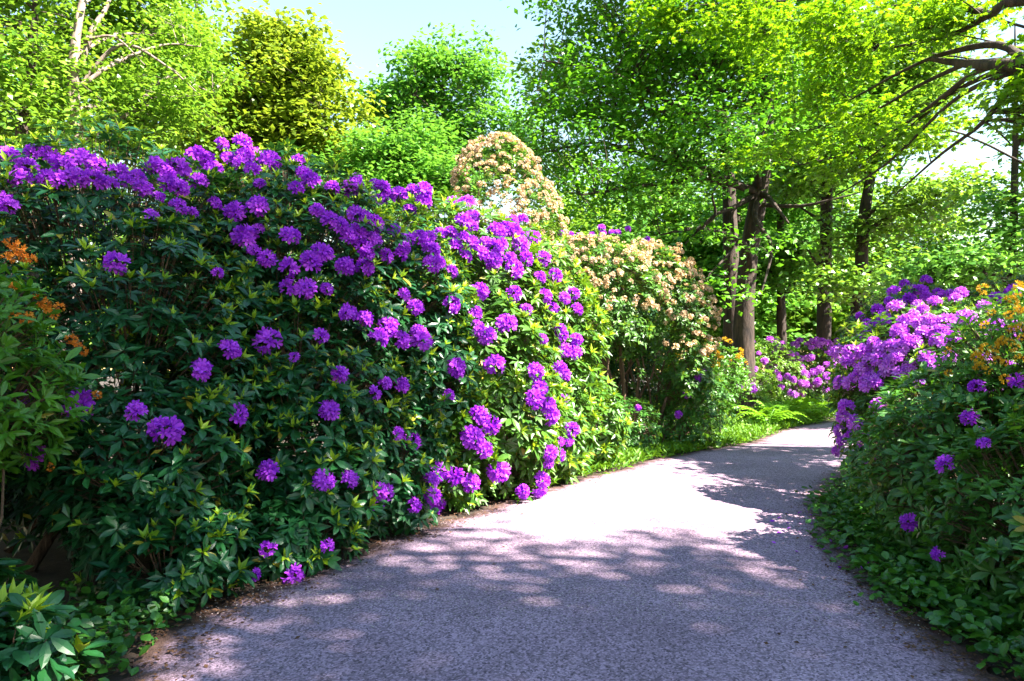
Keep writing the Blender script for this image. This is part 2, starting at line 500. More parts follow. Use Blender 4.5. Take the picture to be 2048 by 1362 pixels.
def bush(name, label, cat, lumps, group=None, dens=70, leaf_len=.11, leafm='rh_leaf', shoot=.75, seed=1, trusses=(), tcol='purple', tr=.075,
         rand_trusses=0, rand_zone=None, extra=0, mixcol=None, nleaf=300, gap=-.42, stems=5, droop=1.0, k=8, up=.75, split_flowers=6.2, wid=1.0, tsize=None, layers=((1.0, .88), (.84, .7), (.68, .45)), newm='rh_new', flat=.8, hollow=None, hollow_all=True):
    rng = np.random.default_rng(seed)
    lumps = [(np.array(c, float), np.array(r, float)) for c, r in lumps]
    cs = np.array([c for c, r in lumps])
    base = np.array([cs[:, 0].mean(), cs[:, 1].mean(), 0.0])
    root = thing(name, label, cat, base, group)
    # trusses first, so that leaves make room for them
    tl = []
    for t in trusses:
        px, py = t[0], t[1]
        h = ray_hit(px, py, lumps)
        if h is not None and h[0][2] > .05:
            tl.append((h[0], h[1], (t[2] if len(t) > 2 else 1.0) ))
    if rand_trusses:
        p, nn = shell(lumps, 40, 1.0, rng, -2, seed)
        ok = np.ones(len(p), bool) if rand_zone is None else rand_zone(p, nn)
        p, nn = p[ok], nn[ok]
        order = rng.permutation(len(p))
        for i in order[:rand_trusses]:
            tl.append((p[i], nn[i], 1.0))
        if extra:
            fb = Bag()
            for i in order[rand_trusses:rand_trusses + extra]:
                v_, t_, c_ = ARR[TR[tcol][int(rng.integers(len(TR[tcol])))].name]
                ax_ = unit(nn[i] + np.array([0, 0, .45]) + rng.normal(size=3) * .2)
                fb.add(v_ @ (basis_for(ax_) * tr * (.6 + .5 * rng.random())).T + p[i] + nn[i] * .03 - base, t_, int(rng.random() < .4), c_ * .6 + .4 * rng.random())
            link('small_flowers', fb.mesh('small_flowers', [M[tcol], M[mixcol or tcol]]), root, 'stuff')
    n_split = 0
    for q, (p, nn, s) in enumerate(tl):
        ax = unit(nn * 1.0 + np.array([0, 0, .45]) + rng.normal(size=3) * .15)
        rad = tr * s * (.74 + .42 * rng.random())
        sq = np.array([1, 1, .85 + .2 * rng.random()])
        B = (basis_for(ax) * rad) * sq
        sp = rng.random() * 6.28
        Rz = np.array([[math.cos(sp), -math.sin(sp), 0], [math.sin(sp), math.cos(sp), 0], [0, 0, 1]])
        B = B @ Rz
        pp = p + nn * .05
        x, y = project(pp)
        if pp[1] < split_flowers and -30 < x[0] < 2080 and n_split < 60:
            n_split += 1
            o = place(root, base, 'flower_cluster', CORE, pp, B)
            for w_, (fp, fd, fs) in enumerate(truss_layout(np.random.default_rng(int(rng.integers(9999))), int(rng.integers(13, 24)), .75 + .4 * rng.random())):
                m = Matrix.Identity(4); bb = basis_for(fd) * fs
                for i in range(3):
                    for j in range(3):
                        m[i][j] = bb[i, j]
                    m[i][3] = fp[i]
                link('blossom', BLOSSOM[tcol][int(rng.integers(3))], o, mat=m)
        else:
            place(root, base, 'flower_cluster', TR[tcol if mixcol is None or rng.random() < .6 else mixcol][int(rng.integers(3))], pp, B)
    tpos = np.array([t[0] + t[1] * .06 for t in tl]) if tl else np.zeros((0, 3))
    # leaf whorls
    bag = Bag()
    cand = []
    lm = M[leafm]
    for li, (sc, dm) in enumerate(layers):
        p, nn = shell(lumps, dens * dm, sc, rng, gap if li == 0 else -1.5, seed)
        if hollow is not None and (li == 0 or hollow_all):
            hz = ~hollow(p) | (rng.random(len(p)) < .07)
            p, nn = p[hz], nn[hz]
        if len(tpos) and li == 0:
            keep = np.ones(len(p), bool)
            for tp in tpos:
                keep &= np.sum((p - tp) ** 2, -1) > (tr * 1.0) ** 2
            p, nn = p[keep], nn[keep]
        n = len(p)
        ax = unit(nn * .7 + np.array([0, 0, up]) + rng.normal(size=(n, 3)) * .28)
        size = leaf_len * (.75 + .5 * rng.random(n))
        tint0 = np.clip(.5 + .28 * rng.normal(size=n), 0, 1)
        u = rand_perp(ax, rng); v = np.cross(ax, u)
        dist = np.linalg.norm(p - EYE, axis=1)
        near = (dist < 7.5) & (li == 0) & (p[:, 1] > 2.0)
        for j in range(k):
            a = 2 * np.pi * j / k + rng.normal(size=n) * .25
            rad = np.cos(a)[:, None] * u + np.sin(a)[:, None] * v
            tilt = np.radians(62 + 38 * rng.random(n)) * droop
            A = unit(rad * np.sin(tilt)[:, None] + ax * np.cos(tilt)[:, None] + np.array([0, 0, -.12]))
            Nn = unit(ax * np.sin(tilt)[:, None] - rad * np.cos(tilt)[:, None] + rng.normal(size=(n, 3)) * .18)
            pos = p + rad * .008 + ax * (rng.random((n, 1)) - .5) * .05
            sz = size * (.8 + .35 * rng.random(n))
            tn = np.where(rng.random(n) < .012, 1.5, np.clip(tint0 + rng.normal(size=n) * .12, 0, .78))
            mask = np.ones(n, bool)
            if li == 0 and nleaf:
                # candidates for separate leaves
                x, y = project(p)
                vis = (x > 0) & (x < 2048) & (y > 0) & (y < 1362) & (np.sum(nn * unit(EYE - p), -1) > .15)
                for i in np.nonzero(vis)[0]:
                    cand.append((sz[i] / dist[i], pos[i], A[i], Nn[i], sz[i]))
                mask = ~vis
            for sel, tm in ((mask & near, LEAF), (mask & ~near, LEAF_S)):
                if sel.any():
                    V, T, _ = leaf_frames(pos[sel] - base, A[sel], Nn[sel], sz[sel], wid, tm)
                    bag.add(V, T, 0, np.repeat(tn[sel], len(tm[1])))
        # fresh shoots in the middle of the whorl
        if shoot and li == 0:
            s = np.nonzero(rng.random(n) < shoot)[0]
            for j in range(5):
                m_ = len(s)
                a = 2 * np.pi * j / 5 + rng.normal(size=m_) * .3
                rad = np.cos(a)[:, None] * u[s] + np.sin(a)[:, None] * v[s]
                tilt = np.radians(18 + 34 * rng.random(m_))
                A = unit(rad * np.sin(tilt)[:, None] + ax[s] * np.cos(tilt)[:, None])
                Nn = unit(-rad * np.cos(tilt)[:, None] + ax[s] * np.sin(tilt)[:, None])
                V, T, _ = leaf_frames(p[s] - base, A, Nn, size[s] * .72 * (.7 + .5 * rng.random(m_)), wid * .85, LEAF_S)
                bag.add(V, T, 1, np.repeat(np.clip(rng.random(m_), 0, 1), 4))
        # twigs
        if li < 2:
            q = p - nn * .28 - np.array([0, 0, .10])
            t0 = ax * .01
            S = unit(np.cross(ax, nn + .01)); S2 = unit(np.cross(ax, S))
            r_ = .004 + .002 * li
            ring = np.stack([S, -.5 * S + .87 * S2, -.5 * S - .87 * S2], 1) * r_
            V = np.concatenate([(p - base)[:, None] + ring * .7, (q - base)[:, None] + ring], 1).reshape(-1, 3)
            f = np.array([[0, 1, 4], [0, 4, 3], [1, 2, 5], [1, 5, 4], [2, 0, 3], [2, 3, 5]])
            T = ((np.arange(n) * 6)[:, None, None] + f[None]).reshape(-1, 3)
            bag.add(V, T, 2, .5)
    cand.sort(key=lambda c: -c[0])
    # of the large near ones keep a spread, so that not one corner holds them all
    pool = cand[:nleaf]
    rest = cand[nleaf:]
    lmesh = leaf_mesh(lm, LEAF, 'leaf')
    for s_, pos, A, Nn, sz in pool:
        S = unit(np.cross(A, Nn)); N2 = np.cross(S, A)
        place(root, base, 'leaf', lmesh, pos, np.stack([S * sz * wid, A * sz, N2 * sz], 1))
    if rest:
        rp = np.array([c[1] for c in rest]); rA = np.array([c[2] for c in rest]); rN = np.array([c[3] for c in rest]); rs = np.array([c[4] for c in rest])
        nr = rp[:, 1] < 7.5
        for sel, tm in ((nr, LEAF), (~nr, LEAF_S)):
            if sel.any():
                V, T, _ = leaf_frames(rp[sel] - base, rA[sel], rN[sel], rs[sel], wid, tm)
                bag.add(V, T, 0, np.repeat(np.where(rng.random(sel.sum()) < .012, 1.5, np.clip(.5 + .28 * rng.normal(size=sel.sum()), 0, .78)), len(tm[1])))
    link('foliage', bag.mesh('foliage', [lm, M[newm], M['stem']]), root, 'stuff')
    # woody stems from the ground into the lumps
    for i in range(stems):
        c, r = lumps[int(rng.integers(min(3, len(lumps))))]
        g = base + np.array([rng.normal() * .25, rng.normal() * .25, 0]) * 1.2 + np.array([c[0] - base[0], c[1] - base[1], 0]) * .7
        e = c + (rng.random(3) - .5) * r * np.array([1.0, 1.0, .9]) + np.array([0, 0, r[2] * .3])
        mid = g * .55 + e * .45 + rng.normal(size=3) * .18
        mid2 = g * .22 + e * .78 + rng.normal(size=3) * .15
        pts = curve([g, mid, mid2, e], 12) - base
        V, T = tube(pts, np.linspace(.030, .007, 12) * min(1.4, r.max()) * (.6 + .6 * rng.random()), 6, .25, rng)
        link('stem', new_mesh('stem', V, T, [M['stem']], smooth=True), root)
    return root

# ------------------------------------------------------------------ setting
LEFT = np.array([(-1.9, -4), (-1.95, 0), (-2.0, 2.5), (-2.05, 3.6), (-2.0, 4.5), (-1.75, 5.1), (-1.22, 6.3), (-.60, 7.25), (.45, 9.1), (2.9, 12.4), (4.9, 14.5), (6.9, 17.6), (9.7, 20.4), (14, 23.2), (22, 26)], float)
RIGHT = np.array([(2.45, -4), (2.45, 0), (2.5, 2.5), (2.55, 3.6), (2.6, 4.4), (2.73, 5.2), (3.05, 6.4), (3.4, 7.3), (3.85, 8.4), (5.4, 10.8), (7.4, 12.9), (9.4, 15.4), (12, 17.6), (16, 19.6), (24, 22)], float)

def path_z(x, y):
    return 0.0

def make_path():
    rng = np.random.default_rng(2)
    L3 = curve(np.c_[LEFT, np.zeros(len(LEFT))], 260); R3 = curve(np.c_[RIGHT, np.zeros(len(RIGHT))], 260)
    jl = np.convolve(rng.normal(size=260), np.ones(4) / 4, 'same') * .07
    jr = np.convolve(rng.normal(size=260), np.ones(4) / 4, 'same') * .07
    K = 25
    u = np.linspace(0, 1, K)
    d = unit(R3 - L3)
    L3 = L3 + d * jl[:, None]; R3 = R3 + d * jr[:, None]
    V = L3[:, None, :] * (1 - u)[None, :, None] + R3[:, None, :] * u[None, :, None]
    V[..., 2] = .010 + .012 * np.sin(np.pi * u)[None] + .006 * wav(V, 1.3)
    V[:, 0, 2] = .003; V[:, -1, 2] = .003
    i = np.arange(259)[:, None] * K; j = np.arange(K - 1)[None]
    A, B, C_, D = i + j, i + j + 1, i + K + j + 1, i + K + j
    T = np.concatenate([np.stack([A, B, C_], -1).reshape(-1, 3), np.stack([A, C_, D], -1).reshape(-1, 3)])
    me = new_mesh('path', V.reshape(-1, 3), T, [M['path']], smooth=True)
    wd = np.linalg.norm(R3 - L3, axis=1)[:, None] * np.minimum(u, 1 - u)[None]
    at = me.attributes.new('edge', 'FLOAT', 'POINT')
    at.data.foreach_set('value', np.clip(wd * 1.3, 0, 1).astype(np.float32).ravel())
    o = link('path', me)
    o['kind'] = 'structure'
    o['label'] = 'pinkish gravel footpath curving right between the flowering shrubs'
    return L3, R3
PL, PR = make_path()

def ground():
    g = np.concatenate([np.linspace(-150, -40, 12), np.linspace(-36, 36, 37), np.linspace(40, 150, 12)])
    X, Y = np.meshgrid(g, g + 20, indexing='ij')
    n = len(g)
    Z = -.012 + np.zeros_like(X)
    V = np.stack([X, Y, Z], -1).reshape(-1, 3)
    i = np.arange(n - 1)[:, None] * n; j = np.arange(n - 1)[None]
    A, B, C_, D = i + j, i + n + j, i + n + j + 1, i + j + 1
    T = np.concatenate([np.stack([A, B, C_], -1).reshape(-1, 3), np.stack([A, C_, D], -1).reshape(-1, 3)])
    o = link('ground', new_mesh('ground', V, T, [M['soil']], smooth=True))
    o['kind'] = 'structure'
    o['label'] = 'dark woodland soil beneath the shrubs and trees'
ground()

def pebbles():
    """loose grit on the near part of the path"""
    rng = np.random.default_rng(8)
    n = 17000
    t = np.clip(rng.beta(1.3, 2.2, n), 0, 1)
    i = (70 + t * 90).astype(int)
    u = rng.random(n)
    p = PL[i] * (1 - u)[:, None] + PR[i] * u[:, None] + rng.normal(size=(n, 3)) * np.array([.08, .08, 0])
    p[:, 2] = .010 + .012 * np.sin(np.pi * u) + .006 * wav(np.c_[p[:, :2], np.zeros(n)], 1.3)
    s = .0028 + .0045 * rng.random(n) ** 3
    oc = np.array([[1, 0, 0], [-1, 0, 0], [0, 1, 0], [0, -1, 0], [0, 0, .7], [0, 0, -.7]], float)
    f = np.array([[0, 2, 4], [2, 1, 4], [1, 3, 4], [3, 0, 4], [2, 0, 5], [1, 2, 5], [3, 1, 5], [0, 3, 5]])
    a = rng.random(n) * 6.28
    V = oc[None] * (.7 + .6 * rng.random((n, 6, 1)))
    c, s_ = np.cos(a)[:, None], np.sin(a)[:, None]
    V = np.stack([V[..., 0] * c - V[..., 1] * s_, V[..., 0] * s_ + V[..., 1] * c, V[..., 2]], -1) * s[:, None, None] + p[:, None, :]
    T = ((np.arange(n) * 6)[:, None, None] + f[None]).reshape(-1, 3)
    o = link('gravel', new_mesh('gravel', V.reshape(-1, 3), T, [M['pebble']], None, np.repeat(rng.random(n), 8)))
    o['kind'] = 'stuff'; o['label'] = 'loose grit scattered over the gravel path'; o['category'] = 'gravel'
pebbles()

def scatter_leaves(name, label, cat, pts, mat, size, rng, tmpl=LEAF_S, tilt=.5, zr=(.01, .12), wid=1.6, upright=0.0):
    n = len(pts)
    p = np.c_[pts, rng.uniform(zr[0], zr[1], n)]
    a = rng.random(n) * 6.28
    A = np.c_[np.cos(a), np.sin(a), rng.normal(size=n) * tilt + upright]
    Nn = np.c_[rng.normal(size=(n, 2)) * tilt, np.ones(n)]
    V, T, _ = leaf_frames(p, A, Nn, size * (.6 + .8 * rng.random(n)), wid, tmpl)
    o = link(name, new_mesh(name, V, T, [mat], None, np.repeat(rng.random(n), len(tmpl[1]))))
    o['kind'] = 'stuff'; o['label'] = label; o['category'] = cat

def along(edge, i0, i1, n, rng, lo, hi, side, power=1.0):
    i = rng.integers(i0, i1, n)
    t = unit(np.gradient(edge, axis=0))[i]
    nrm = np.c_[-t[:, 1], t[:, 0]] * side
    return edge[i, :2] + nrm * (lo + (hi - lo) * rng.random(n)[:, None] ** power) + rng.normal(size=(n, 2)) * .05

rg = np.random.default_rng(77)
def idx_of(edge, y):
    return int(np.argmin(np.abs(edge[:, 1] - y)))
# brown litter along both edges of the path and under the shrubs
lit = np.concatenate([along(PL, idx_of(PL, 2.2), idx_of(PL, 12), 5200, rg, -.34, .9, 1, 1.0), along(PR, idx_of(PR, 2.2), idx_of(PR, 12), 5200, rg, -.34, .9, -1, 1.0),
                      along(PL, idx_of(PL, 2.2), idx_of(PL, 12), 110, rg, -1.6, 0, 1, .5), along(PR, idx_of(PR, 2.2), idx_of(PR, 12), 90, rg, -1.4, 0, -1, .5)])
scatter_leaves('leaf_litter', 'brown dead leaves strewn along the path edges', 'leaf litter', lit, M['dead'], .028, rg, tilt=.22, zr=(.018, .035), wid=1.7)
pet = along(PR, idx_of(PR, 5.4), idx_of(PR, 7.4), 60, rg, -.75, .2, -1, .8)
scatter_leaves('fallen_petals', 'fallen purple petals on the path beside the right hand shrubs', 'petals', pet, M['purple'], .045, rg, tilt=.3, zr=(.02, .035), wid=2.2)
# low green cover
gc = np.concatenate([along(PR, idx_of(PR, 2.0), idx_of(PR, 10.5), 7000, rg, -.05, .9, -1, .9), along(PR, idx_of(PR, 4.5), idx_of(PR, 8.0), 1800, rg, -.25, .5, -1, .9)])
scatter_leaves('ground_cover', 'dark green ivy-like ground cover along the right path edge', 'ground cover', gc, M['ivy'], .065, rg, tmpl=LEAF, tilt=.45, zr=(.02, .20), wid=1.9)
gl = along(PL, idx_of(PL, 2.0), idx_of(PL, 4.4), 2600, rg, .02, .9, 1, .9)
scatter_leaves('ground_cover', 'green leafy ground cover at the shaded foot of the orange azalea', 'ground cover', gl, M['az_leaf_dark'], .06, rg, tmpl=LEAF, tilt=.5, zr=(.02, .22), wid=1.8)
gm = np.concatenate([along(PL, idx_of(PL, 8.4), idx_of(PL, 19.5), 9000, rg, -.06, .75, 1, .9), along(PL, idx_of(PL, 10.5), idx_of(PL, 21), 9000, rg, .2, 2.2, 1, .8)])
scatter_leaves('grass', 'bright green grass and weeds along the left verge', 'grass', gm, M['grass'], .13, rg, tilt=.5, zr=(.0, .10), wid=.75, upright=.8)
gb = np.c_[rg.uniform(-14, 26, 16000), rg.uniform(17, 34, 16000)]
e = np.interp(gb[:, 0], PL[:, 0][130:], PL[:, 1][130:])
gb = gb[gb[:, 1] > e + .2]
scatter_leaves('undergrowth', 'low green undergrowth on the sunny woodland floor behind', 'undergrowth', gb, M['tree_a'], .2, rg, tilt=.5, zr=(.0, .35), wid=1.2, upright=.4)

# ------------------------------------------------------------------- shrubs
def E(px, py, d, rx, ry, rz):
    """ellipsoid centred on a pixel at distance d, radii in metres"""
    return (P(px, py, d), (rx, ry, rz))

PURPLE_A = [(18, 329, 1.2), (70, 318), (101, 322), (160, 329, 1.1), (191, 342, 1.1), (235, 353), (308, 347, 1.2), (349, 349, 1.2), (327, 358, 1.1), (150, 367), (121, 373), (187, 371), (220, 380), (95, 367), (44, 371), (22, 422), (5, 415),
            (272, 364, .8), (283, 386, .8), (312, 404, .8), (352, 386), (352, 422), (297, 441), (235, 538, 1.15), (450, 703), (395, 742), (70, 807), (163, 809), (275, 834), (328, 868), (464, 829), (80, 909, .8), (426, 555, .6), (378, 433, .7), (250, 372), (330, 378), (60, 345), (130, 345)]
PURPLE_B = [(385, 322), (438, 298), (477, 295), (407, 327), (448, 327), (481, 322), (484, 338), (512, 323), (543, 336), (595, 334), (508, 351), (409, 351), (433, 351), (389, 373), (521, 378, .7), (591, 388), (620, 373, 1.1), (606, 360),
            (661, 384), (694, 386), (422, 417), (474, 432, 1.1), (516, 421), (631, 430), (657, 448), (675, 461), (694, 479), (580, 481), (518, 465, .6), (492, 481), (534, 523), (576, 540), (510, 507, .6), (620, 531), (642, 512), (679, 536), (578, 580), (609, 582),
            (650, 582, .8), (540, 689, 1.05), (686, 639), (639, 679, .8), (587, 720, .5), (673, 753, .8), (654, 822), (544, 943), (642, 960), (690, 958), (540, 1094, .7), (586, 1140, .85), (649, 1089, .7), (496, 1145, .6), (706, 367), (703, 386), (743, 377), (758, 386),
            (706, 437), (725, 444), (741, 455), (692, 481), (708, 474), (738, 487), (721, 503), (725, 514), (723, 540), (686, 538), (642, 514), (615, 522), (719, 648), (747, 683), (769, 655, 1.1), (670, 751, .7), (738, 789, .8), (761, 769, .8), (791, 775, 1.1), (653, 822), (747, 980, .9), (754, 1008, .9), (771, 984, .9), (690, 633)]
PURPLE_C = [(745, 408), (772, 408), (795, 400), (822, 391), (842, 391), (842, 411), (815, 430), (906, 413), (932, 415), (787, 470), (763, 518), (791, 514), (806, 503), (813, 485), (835, 485), (853, 481), (873, 476), (894, 472), (857, 507), (903, 498), (919, 481), (936, 492),
            (923, 518), (952, 510), (870, 532), (895, 547), (857, 536), (941, 441), (919, 450), (941, 461), (967, 492), (989, 470), (996, 494), (982, 503), (1015, 455), (1044, 448), (1007, 466), (1022, 477), (1062, 483), (1050, 498), (1033, 496), (982, 527), (1015, 523), (1044, 523), (1022, 543), (1084, 525),
            (1072, 558), (1106, 556), (798, 593), (828, 617), (950, 586), (1022, 591), (894, 611), (941, 630), (1046, 626, .8), (1009, 652), (943, 657), (972, 677), (1081, 595), (1103, 619), (1125, 600), (1141, 591), (1149, 622), (1117, 661), (1119, 672), (1147, 681), (1143, 705), (1128, 701), (1077, 683, .7),
            (793, 681), (831, 665, 1.1), (838, 683, 1.1), (901, 734, 1.1), (908, 749), (987, 733), (1064, 745), (1110, 742), (1123, 755), (818, 879), (783, 866, .6), (870, 940), (908, 949, 1.1), (936, 962), (853, 962), (872, 997), (853, 991), (822, 1008), (890, 789, .8), (949, 833, 1.2), (978, 848), (938, 874, 1.1), (960, 896, 1.1),
            (996, 938), (1040, 978, .8), (1070, 973), (1077, 955, .8), (1110, 907), (1092, 903), (1088, 921, .8), (1112, 881, .7), (1138, 859), (1132, 881, .6), (1092, 830), (1088, 811, .8), (1062, 800), (1073, 777), (1125, 799, .6)]

HEDGE = 'purple rhododendrons lining the left side of the path'
LUMPS = [[((-3.9, 6.7, 1.7), (1.7, 1.9, 2.0)), ((-3.0, 5.6, 1.35), (1.05, 1.1, 1.35)), ((-4.4, 7.9, 2.2), (1.6, 1.5, 1.75)), ((-5.8, 7.4, 1.9), (1.7, 1.7, 2.0)), ((-5.2, 4.7, 1.7), (1.4, 1.6, 2.1)), ((-4.9, 2.0, 1.6), (1.5, 1.7, 2.1)), ((-4.8, -.6, 1.6), (1.5, 1.7, 2.1)), ((-2.6, 5.0, .75), (.65, .7, .8)), ((-2.35, 4.75, .3), (.5, .5, .42))],  # lumps left of and behind the camera extend the hedge unseen, added to block skylight
         [((-2.45, 7.4, 1.75), (1.55, 1.5, 1.95)), ((-2.0, 6.45, 1.1), (.95, 1.0, 1.2)), ((-2.75, 8.4, 2.35), (1.2, 1.2, 1.75)), ((-1.75, 5.9, .65), (.6, .6, .75)), ((-1.75, 5.6, .3), (.5, .5, .42)), ((-1.25, 6.7, .4), (.5, .5, .5)), ((-1.5, 7.9, 1.6), (1.1, 1.1, 1.75))],
         [((-.95, 9.4, 1.75), (1.5, 1.3, 2.05)), ((-.35, 8.6, 1.1), (.95, .95, 1.35)), ((.15, 10.3, 1.6), (1.2, 1.1, 2.0)), ((.35, 9.7, .8), (.75, .75, .95)), ((-.75, 7.95, .7), (.6, .6, .8)), ((1.15, 10.9, .75), (.62, .55, .75))]]
LUMPS = [[(np.array(c, float), np.array(r, float)) for c, r in l] for l in LUMPS]
SPLIT = [[], [], []]
for t in PURPLE_A + PURPLE_B + PURPLE_C:
    hits = [ray_hit(t[0], t[1], l) for l in LUMPS]
    ds = [h[0][1] + (.6 if np.sum(((h[0] - l[0][0]) / l[0][1]) ** 2) > 40 else 0) if h is not None else 99 for h, l in zip(hits, LUMPS)]
    SPLIT[int(np.argmin(ds))].append(t)
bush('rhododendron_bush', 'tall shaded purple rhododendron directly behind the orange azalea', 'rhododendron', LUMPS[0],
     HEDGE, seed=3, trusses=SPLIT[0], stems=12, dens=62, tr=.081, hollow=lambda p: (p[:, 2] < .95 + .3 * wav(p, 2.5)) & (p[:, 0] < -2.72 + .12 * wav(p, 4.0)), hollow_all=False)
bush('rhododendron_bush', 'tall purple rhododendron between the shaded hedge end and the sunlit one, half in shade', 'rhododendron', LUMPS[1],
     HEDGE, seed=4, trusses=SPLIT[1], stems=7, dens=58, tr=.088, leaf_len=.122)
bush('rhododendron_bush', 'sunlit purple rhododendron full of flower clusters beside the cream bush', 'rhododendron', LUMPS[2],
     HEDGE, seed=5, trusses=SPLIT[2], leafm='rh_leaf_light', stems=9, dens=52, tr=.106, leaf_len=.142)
bush('rhododendron_bush', 'purple rhododendron top peeking out above and behind the cream bush', 'rhododendron',
     [((1.7, 15.4, 2.2), (1.8, 1.2, 2.15))], HEDGE, seed=6, dens=36, nleaf=60, stems=3,
     trusses=[(1123, 472), (1143, 474), (1184, 474), (1202, 461), (1205, 472), (1202, 481), (1222, 470), (1233, 470), (1253, 463), (1290, 486), (1160, 480)], tr=.085)
bush('rhododendron_bush', 'cream and tan flowered rhododendron with a dark hollow showing its twisted stems', 'rhododendron',
     [((1.55, 13.0, 2.75), (1.25, 1.1, 1.15)), ((2.55, 13.7, 2.6), (1.3, 1.1, 1.35)), ((3.1, 13.5, 1.7), (.8, .8, 1.1)), ((2.2, 14.2, 1.6), (1.2, .9, 1.6))],
     seed=7, dens=55, leafm='rh_leaf_light', shoot=.2, tcol='cream', mixcol='tan', tr=.06, rand_trusses=300, extra=420, rand_zone=lambda p, nn: (nn[:, 2] > -.15) & (nn[:, 1] < .5) & (p[:, 2] > 2.0 + .4 * wav(p, 1.7)),
     stems=26, nleaf=250, hollow=lambda p: (p[:, 2] < 2.0 + .35 * wav(p, 2.0)) & (p[:, 0] < 3.1 + .25 * wav(p, 3.0)) & (p[:, 1] < 14.6))
bush('rhododendron_bush', 'tall tan flowered rhododendron standing behind the purple and cream bushes', 'rhododendron',
     [E(1000, 420, 15.5, 1.05, 1.0, 1.5), E(965, 350, 15.8, .6, .6, .7), E(1060, 450, 15.2, .7, .7, 1.0), E(1010, 560, 15.5, 1.1, 1.0, 1.4)],
     seed=8, dens=42, leafm='rh_leaf_light', shoot=.25, tcol='tan', mixcol='cream', tr=.07, rand_trusses=300, extra=250, rand_zone=lambda p, nn: (nn[:, 1] < .05) & (p[:, 2] > 3.2), stems=4, nleaf=60, gap=-.35, layers=((1.0, .8), (.8, .3)))
bush('azalea_bush', 'orange azalea with pale green leaves at the near end of the hedge', 'azalea',
     [((-3.3, 3.95, 1.68), (.58, .5, .55)), ((-3.1, 4.1, 1.4), (.48, .45, .42)), ((-3.8, 3.9, 1.3), (.8, .7, .9))],
     'azaleas beside the path', seed=9, dens=70, leafm='az_leaf', leaf_len=.105, shoot=.25, tcol='orange', tr=.042, k=6, droop=.75, wid=.85, stems=6, newm='az_leaf', split_flowers=0,
     trusses=[(12, 505), (40, 512), (55, 520), (30, 528), (5, 530), (22, 515), (48, 530), (15, 585, .8), (60, 610), (100, 620, .8), (40, 640), (85, 632), (145, 600, .8), (20, 640), (72, 622), (130, 690), (150, 712), (135, 702), (230, 735, .8), (175, 790, .8), (90, 920, .7)], rand_trusses=0)
bush('azalea_bush', 'small yellow azalea below the twin tree trunks beyond the cream bush', 'azalea',
     [((4.55, 16.0, 1.35), (.85, .7, .85)), ((3.9, 15.3, .9), (.75, .7, .85))], 'azaleas beside the path', seed=10, dens=60, leafm='az_leaf', leaf_len=.1, shoot=0, tcol='yellow', tr=.06, k=6, droop=.8,
     rand_trusses=60, rand_zone=lambda p, nn: (p[:, 2] > 1.55) & (nn[:, 2] > 0) & (p[:, 0] > 3.7), nleaf=60, stems=6, gap=-.3)
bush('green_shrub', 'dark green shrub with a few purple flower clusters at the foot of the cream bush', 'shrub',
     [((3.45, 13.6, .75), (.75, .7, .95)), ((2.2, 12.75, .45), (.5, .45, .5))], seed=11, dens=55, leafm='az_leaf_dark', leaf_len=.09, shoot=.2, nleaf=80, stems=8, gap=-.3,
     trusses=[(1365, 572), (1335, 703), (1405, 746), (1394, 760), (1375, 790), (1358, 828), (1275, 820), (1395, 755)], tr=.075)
bush('rhododendron_bush', 'lilac rhododendron at the far bend of the path under the leaning trunks', 'rhododendron',
     [((9.6, 22.6, 1.1), (1.3, 1.0, 1.25)), ((10.9, 23.0, 1.0), (1.2, 1.0, 1.3))], 'rhododendrons at the far bend', seed=12, dens=32, leafm='rh_leaf_light', tcol='lilac', tr=.11, rand_trusses=130,
     rand_zone=lambda p, nn: (nn[:, 1] < .3) & (p[:, 2] > .7), nleaf=0, stems=3)
bush('rhododendron_bush', 'pale green rhododendron with scattered lilac flowers right of the twin trunks', 'rhododendron',
     [((7.9, 22.0, 1.1), (1.3, 1.0, 1.35)), ((7.0, 21.0, .7), (1.0, .9, 1.0))], 'rhododendrons at the far bend', seed=13, dens=34, leafm='tree_a', tcol='lilac', tr=.1, rand_trusses=40,
     rand_zone=lambda p, nn: (nn[:, 1] < .3) & (p[:, 2] > .7), nleaf=0, stems=3, newm='tree_a')
# right side of the path
bush('rhododendron_bush', 'sunlit lilac rhododendron overhanging the right edge of the path', 'rhododendron',
     [((4.75, 7.9, 1.35), (1.02, 1.05, .95)), ((4.15, 7.55, .95), (.55, .6, .65)), ((5.3, 7.3, 1.2), (.9, .9, .95))],
     'rhododendrons on the right side of the path', seed=14, dens=62, leafm='rh_leaf_light', tcol='lilac', tr=.08, nleaf=300, stems=6, rand_trusses=34, rand_zone=lambda p, nn: (p[:, 2] > 1.25) & (nn[:, 1] < .2) & (nn[:, 0] < .5),
     trusses=[(1708, 725), (1686, 709), (1734, 709), (1753, 690), (1765, 722), (1790, 696), (1803, 671), (1816, 652), (1829, 639), (1848, 671), (1860, 652), (1892, 652), (1923, 646), (1822, 734), (1854, 722), (1898, 718), (1772, 753), (1746, 766), (1708, 772), (1740, 778), (1860, 734),
              (1844, 772), (1759, 816), (1740, 880), (1787, 889, .8), (1696, 835), (1718, 848), (1689, 861), (1696, 880), (1686, 899), (1708, 873), (1746, 918, .7), (1702, 816), (1930, 753), (1955, 740), (1993, 658), (1968, 665), (1770, 700), (1800, 715), (1830, 690), (1875, 690), (1905, 680), (1780, 735), (1730, 740), (1720, 755), (1880, 670), (1840, 655), (1810, 700), (1745, 722)])
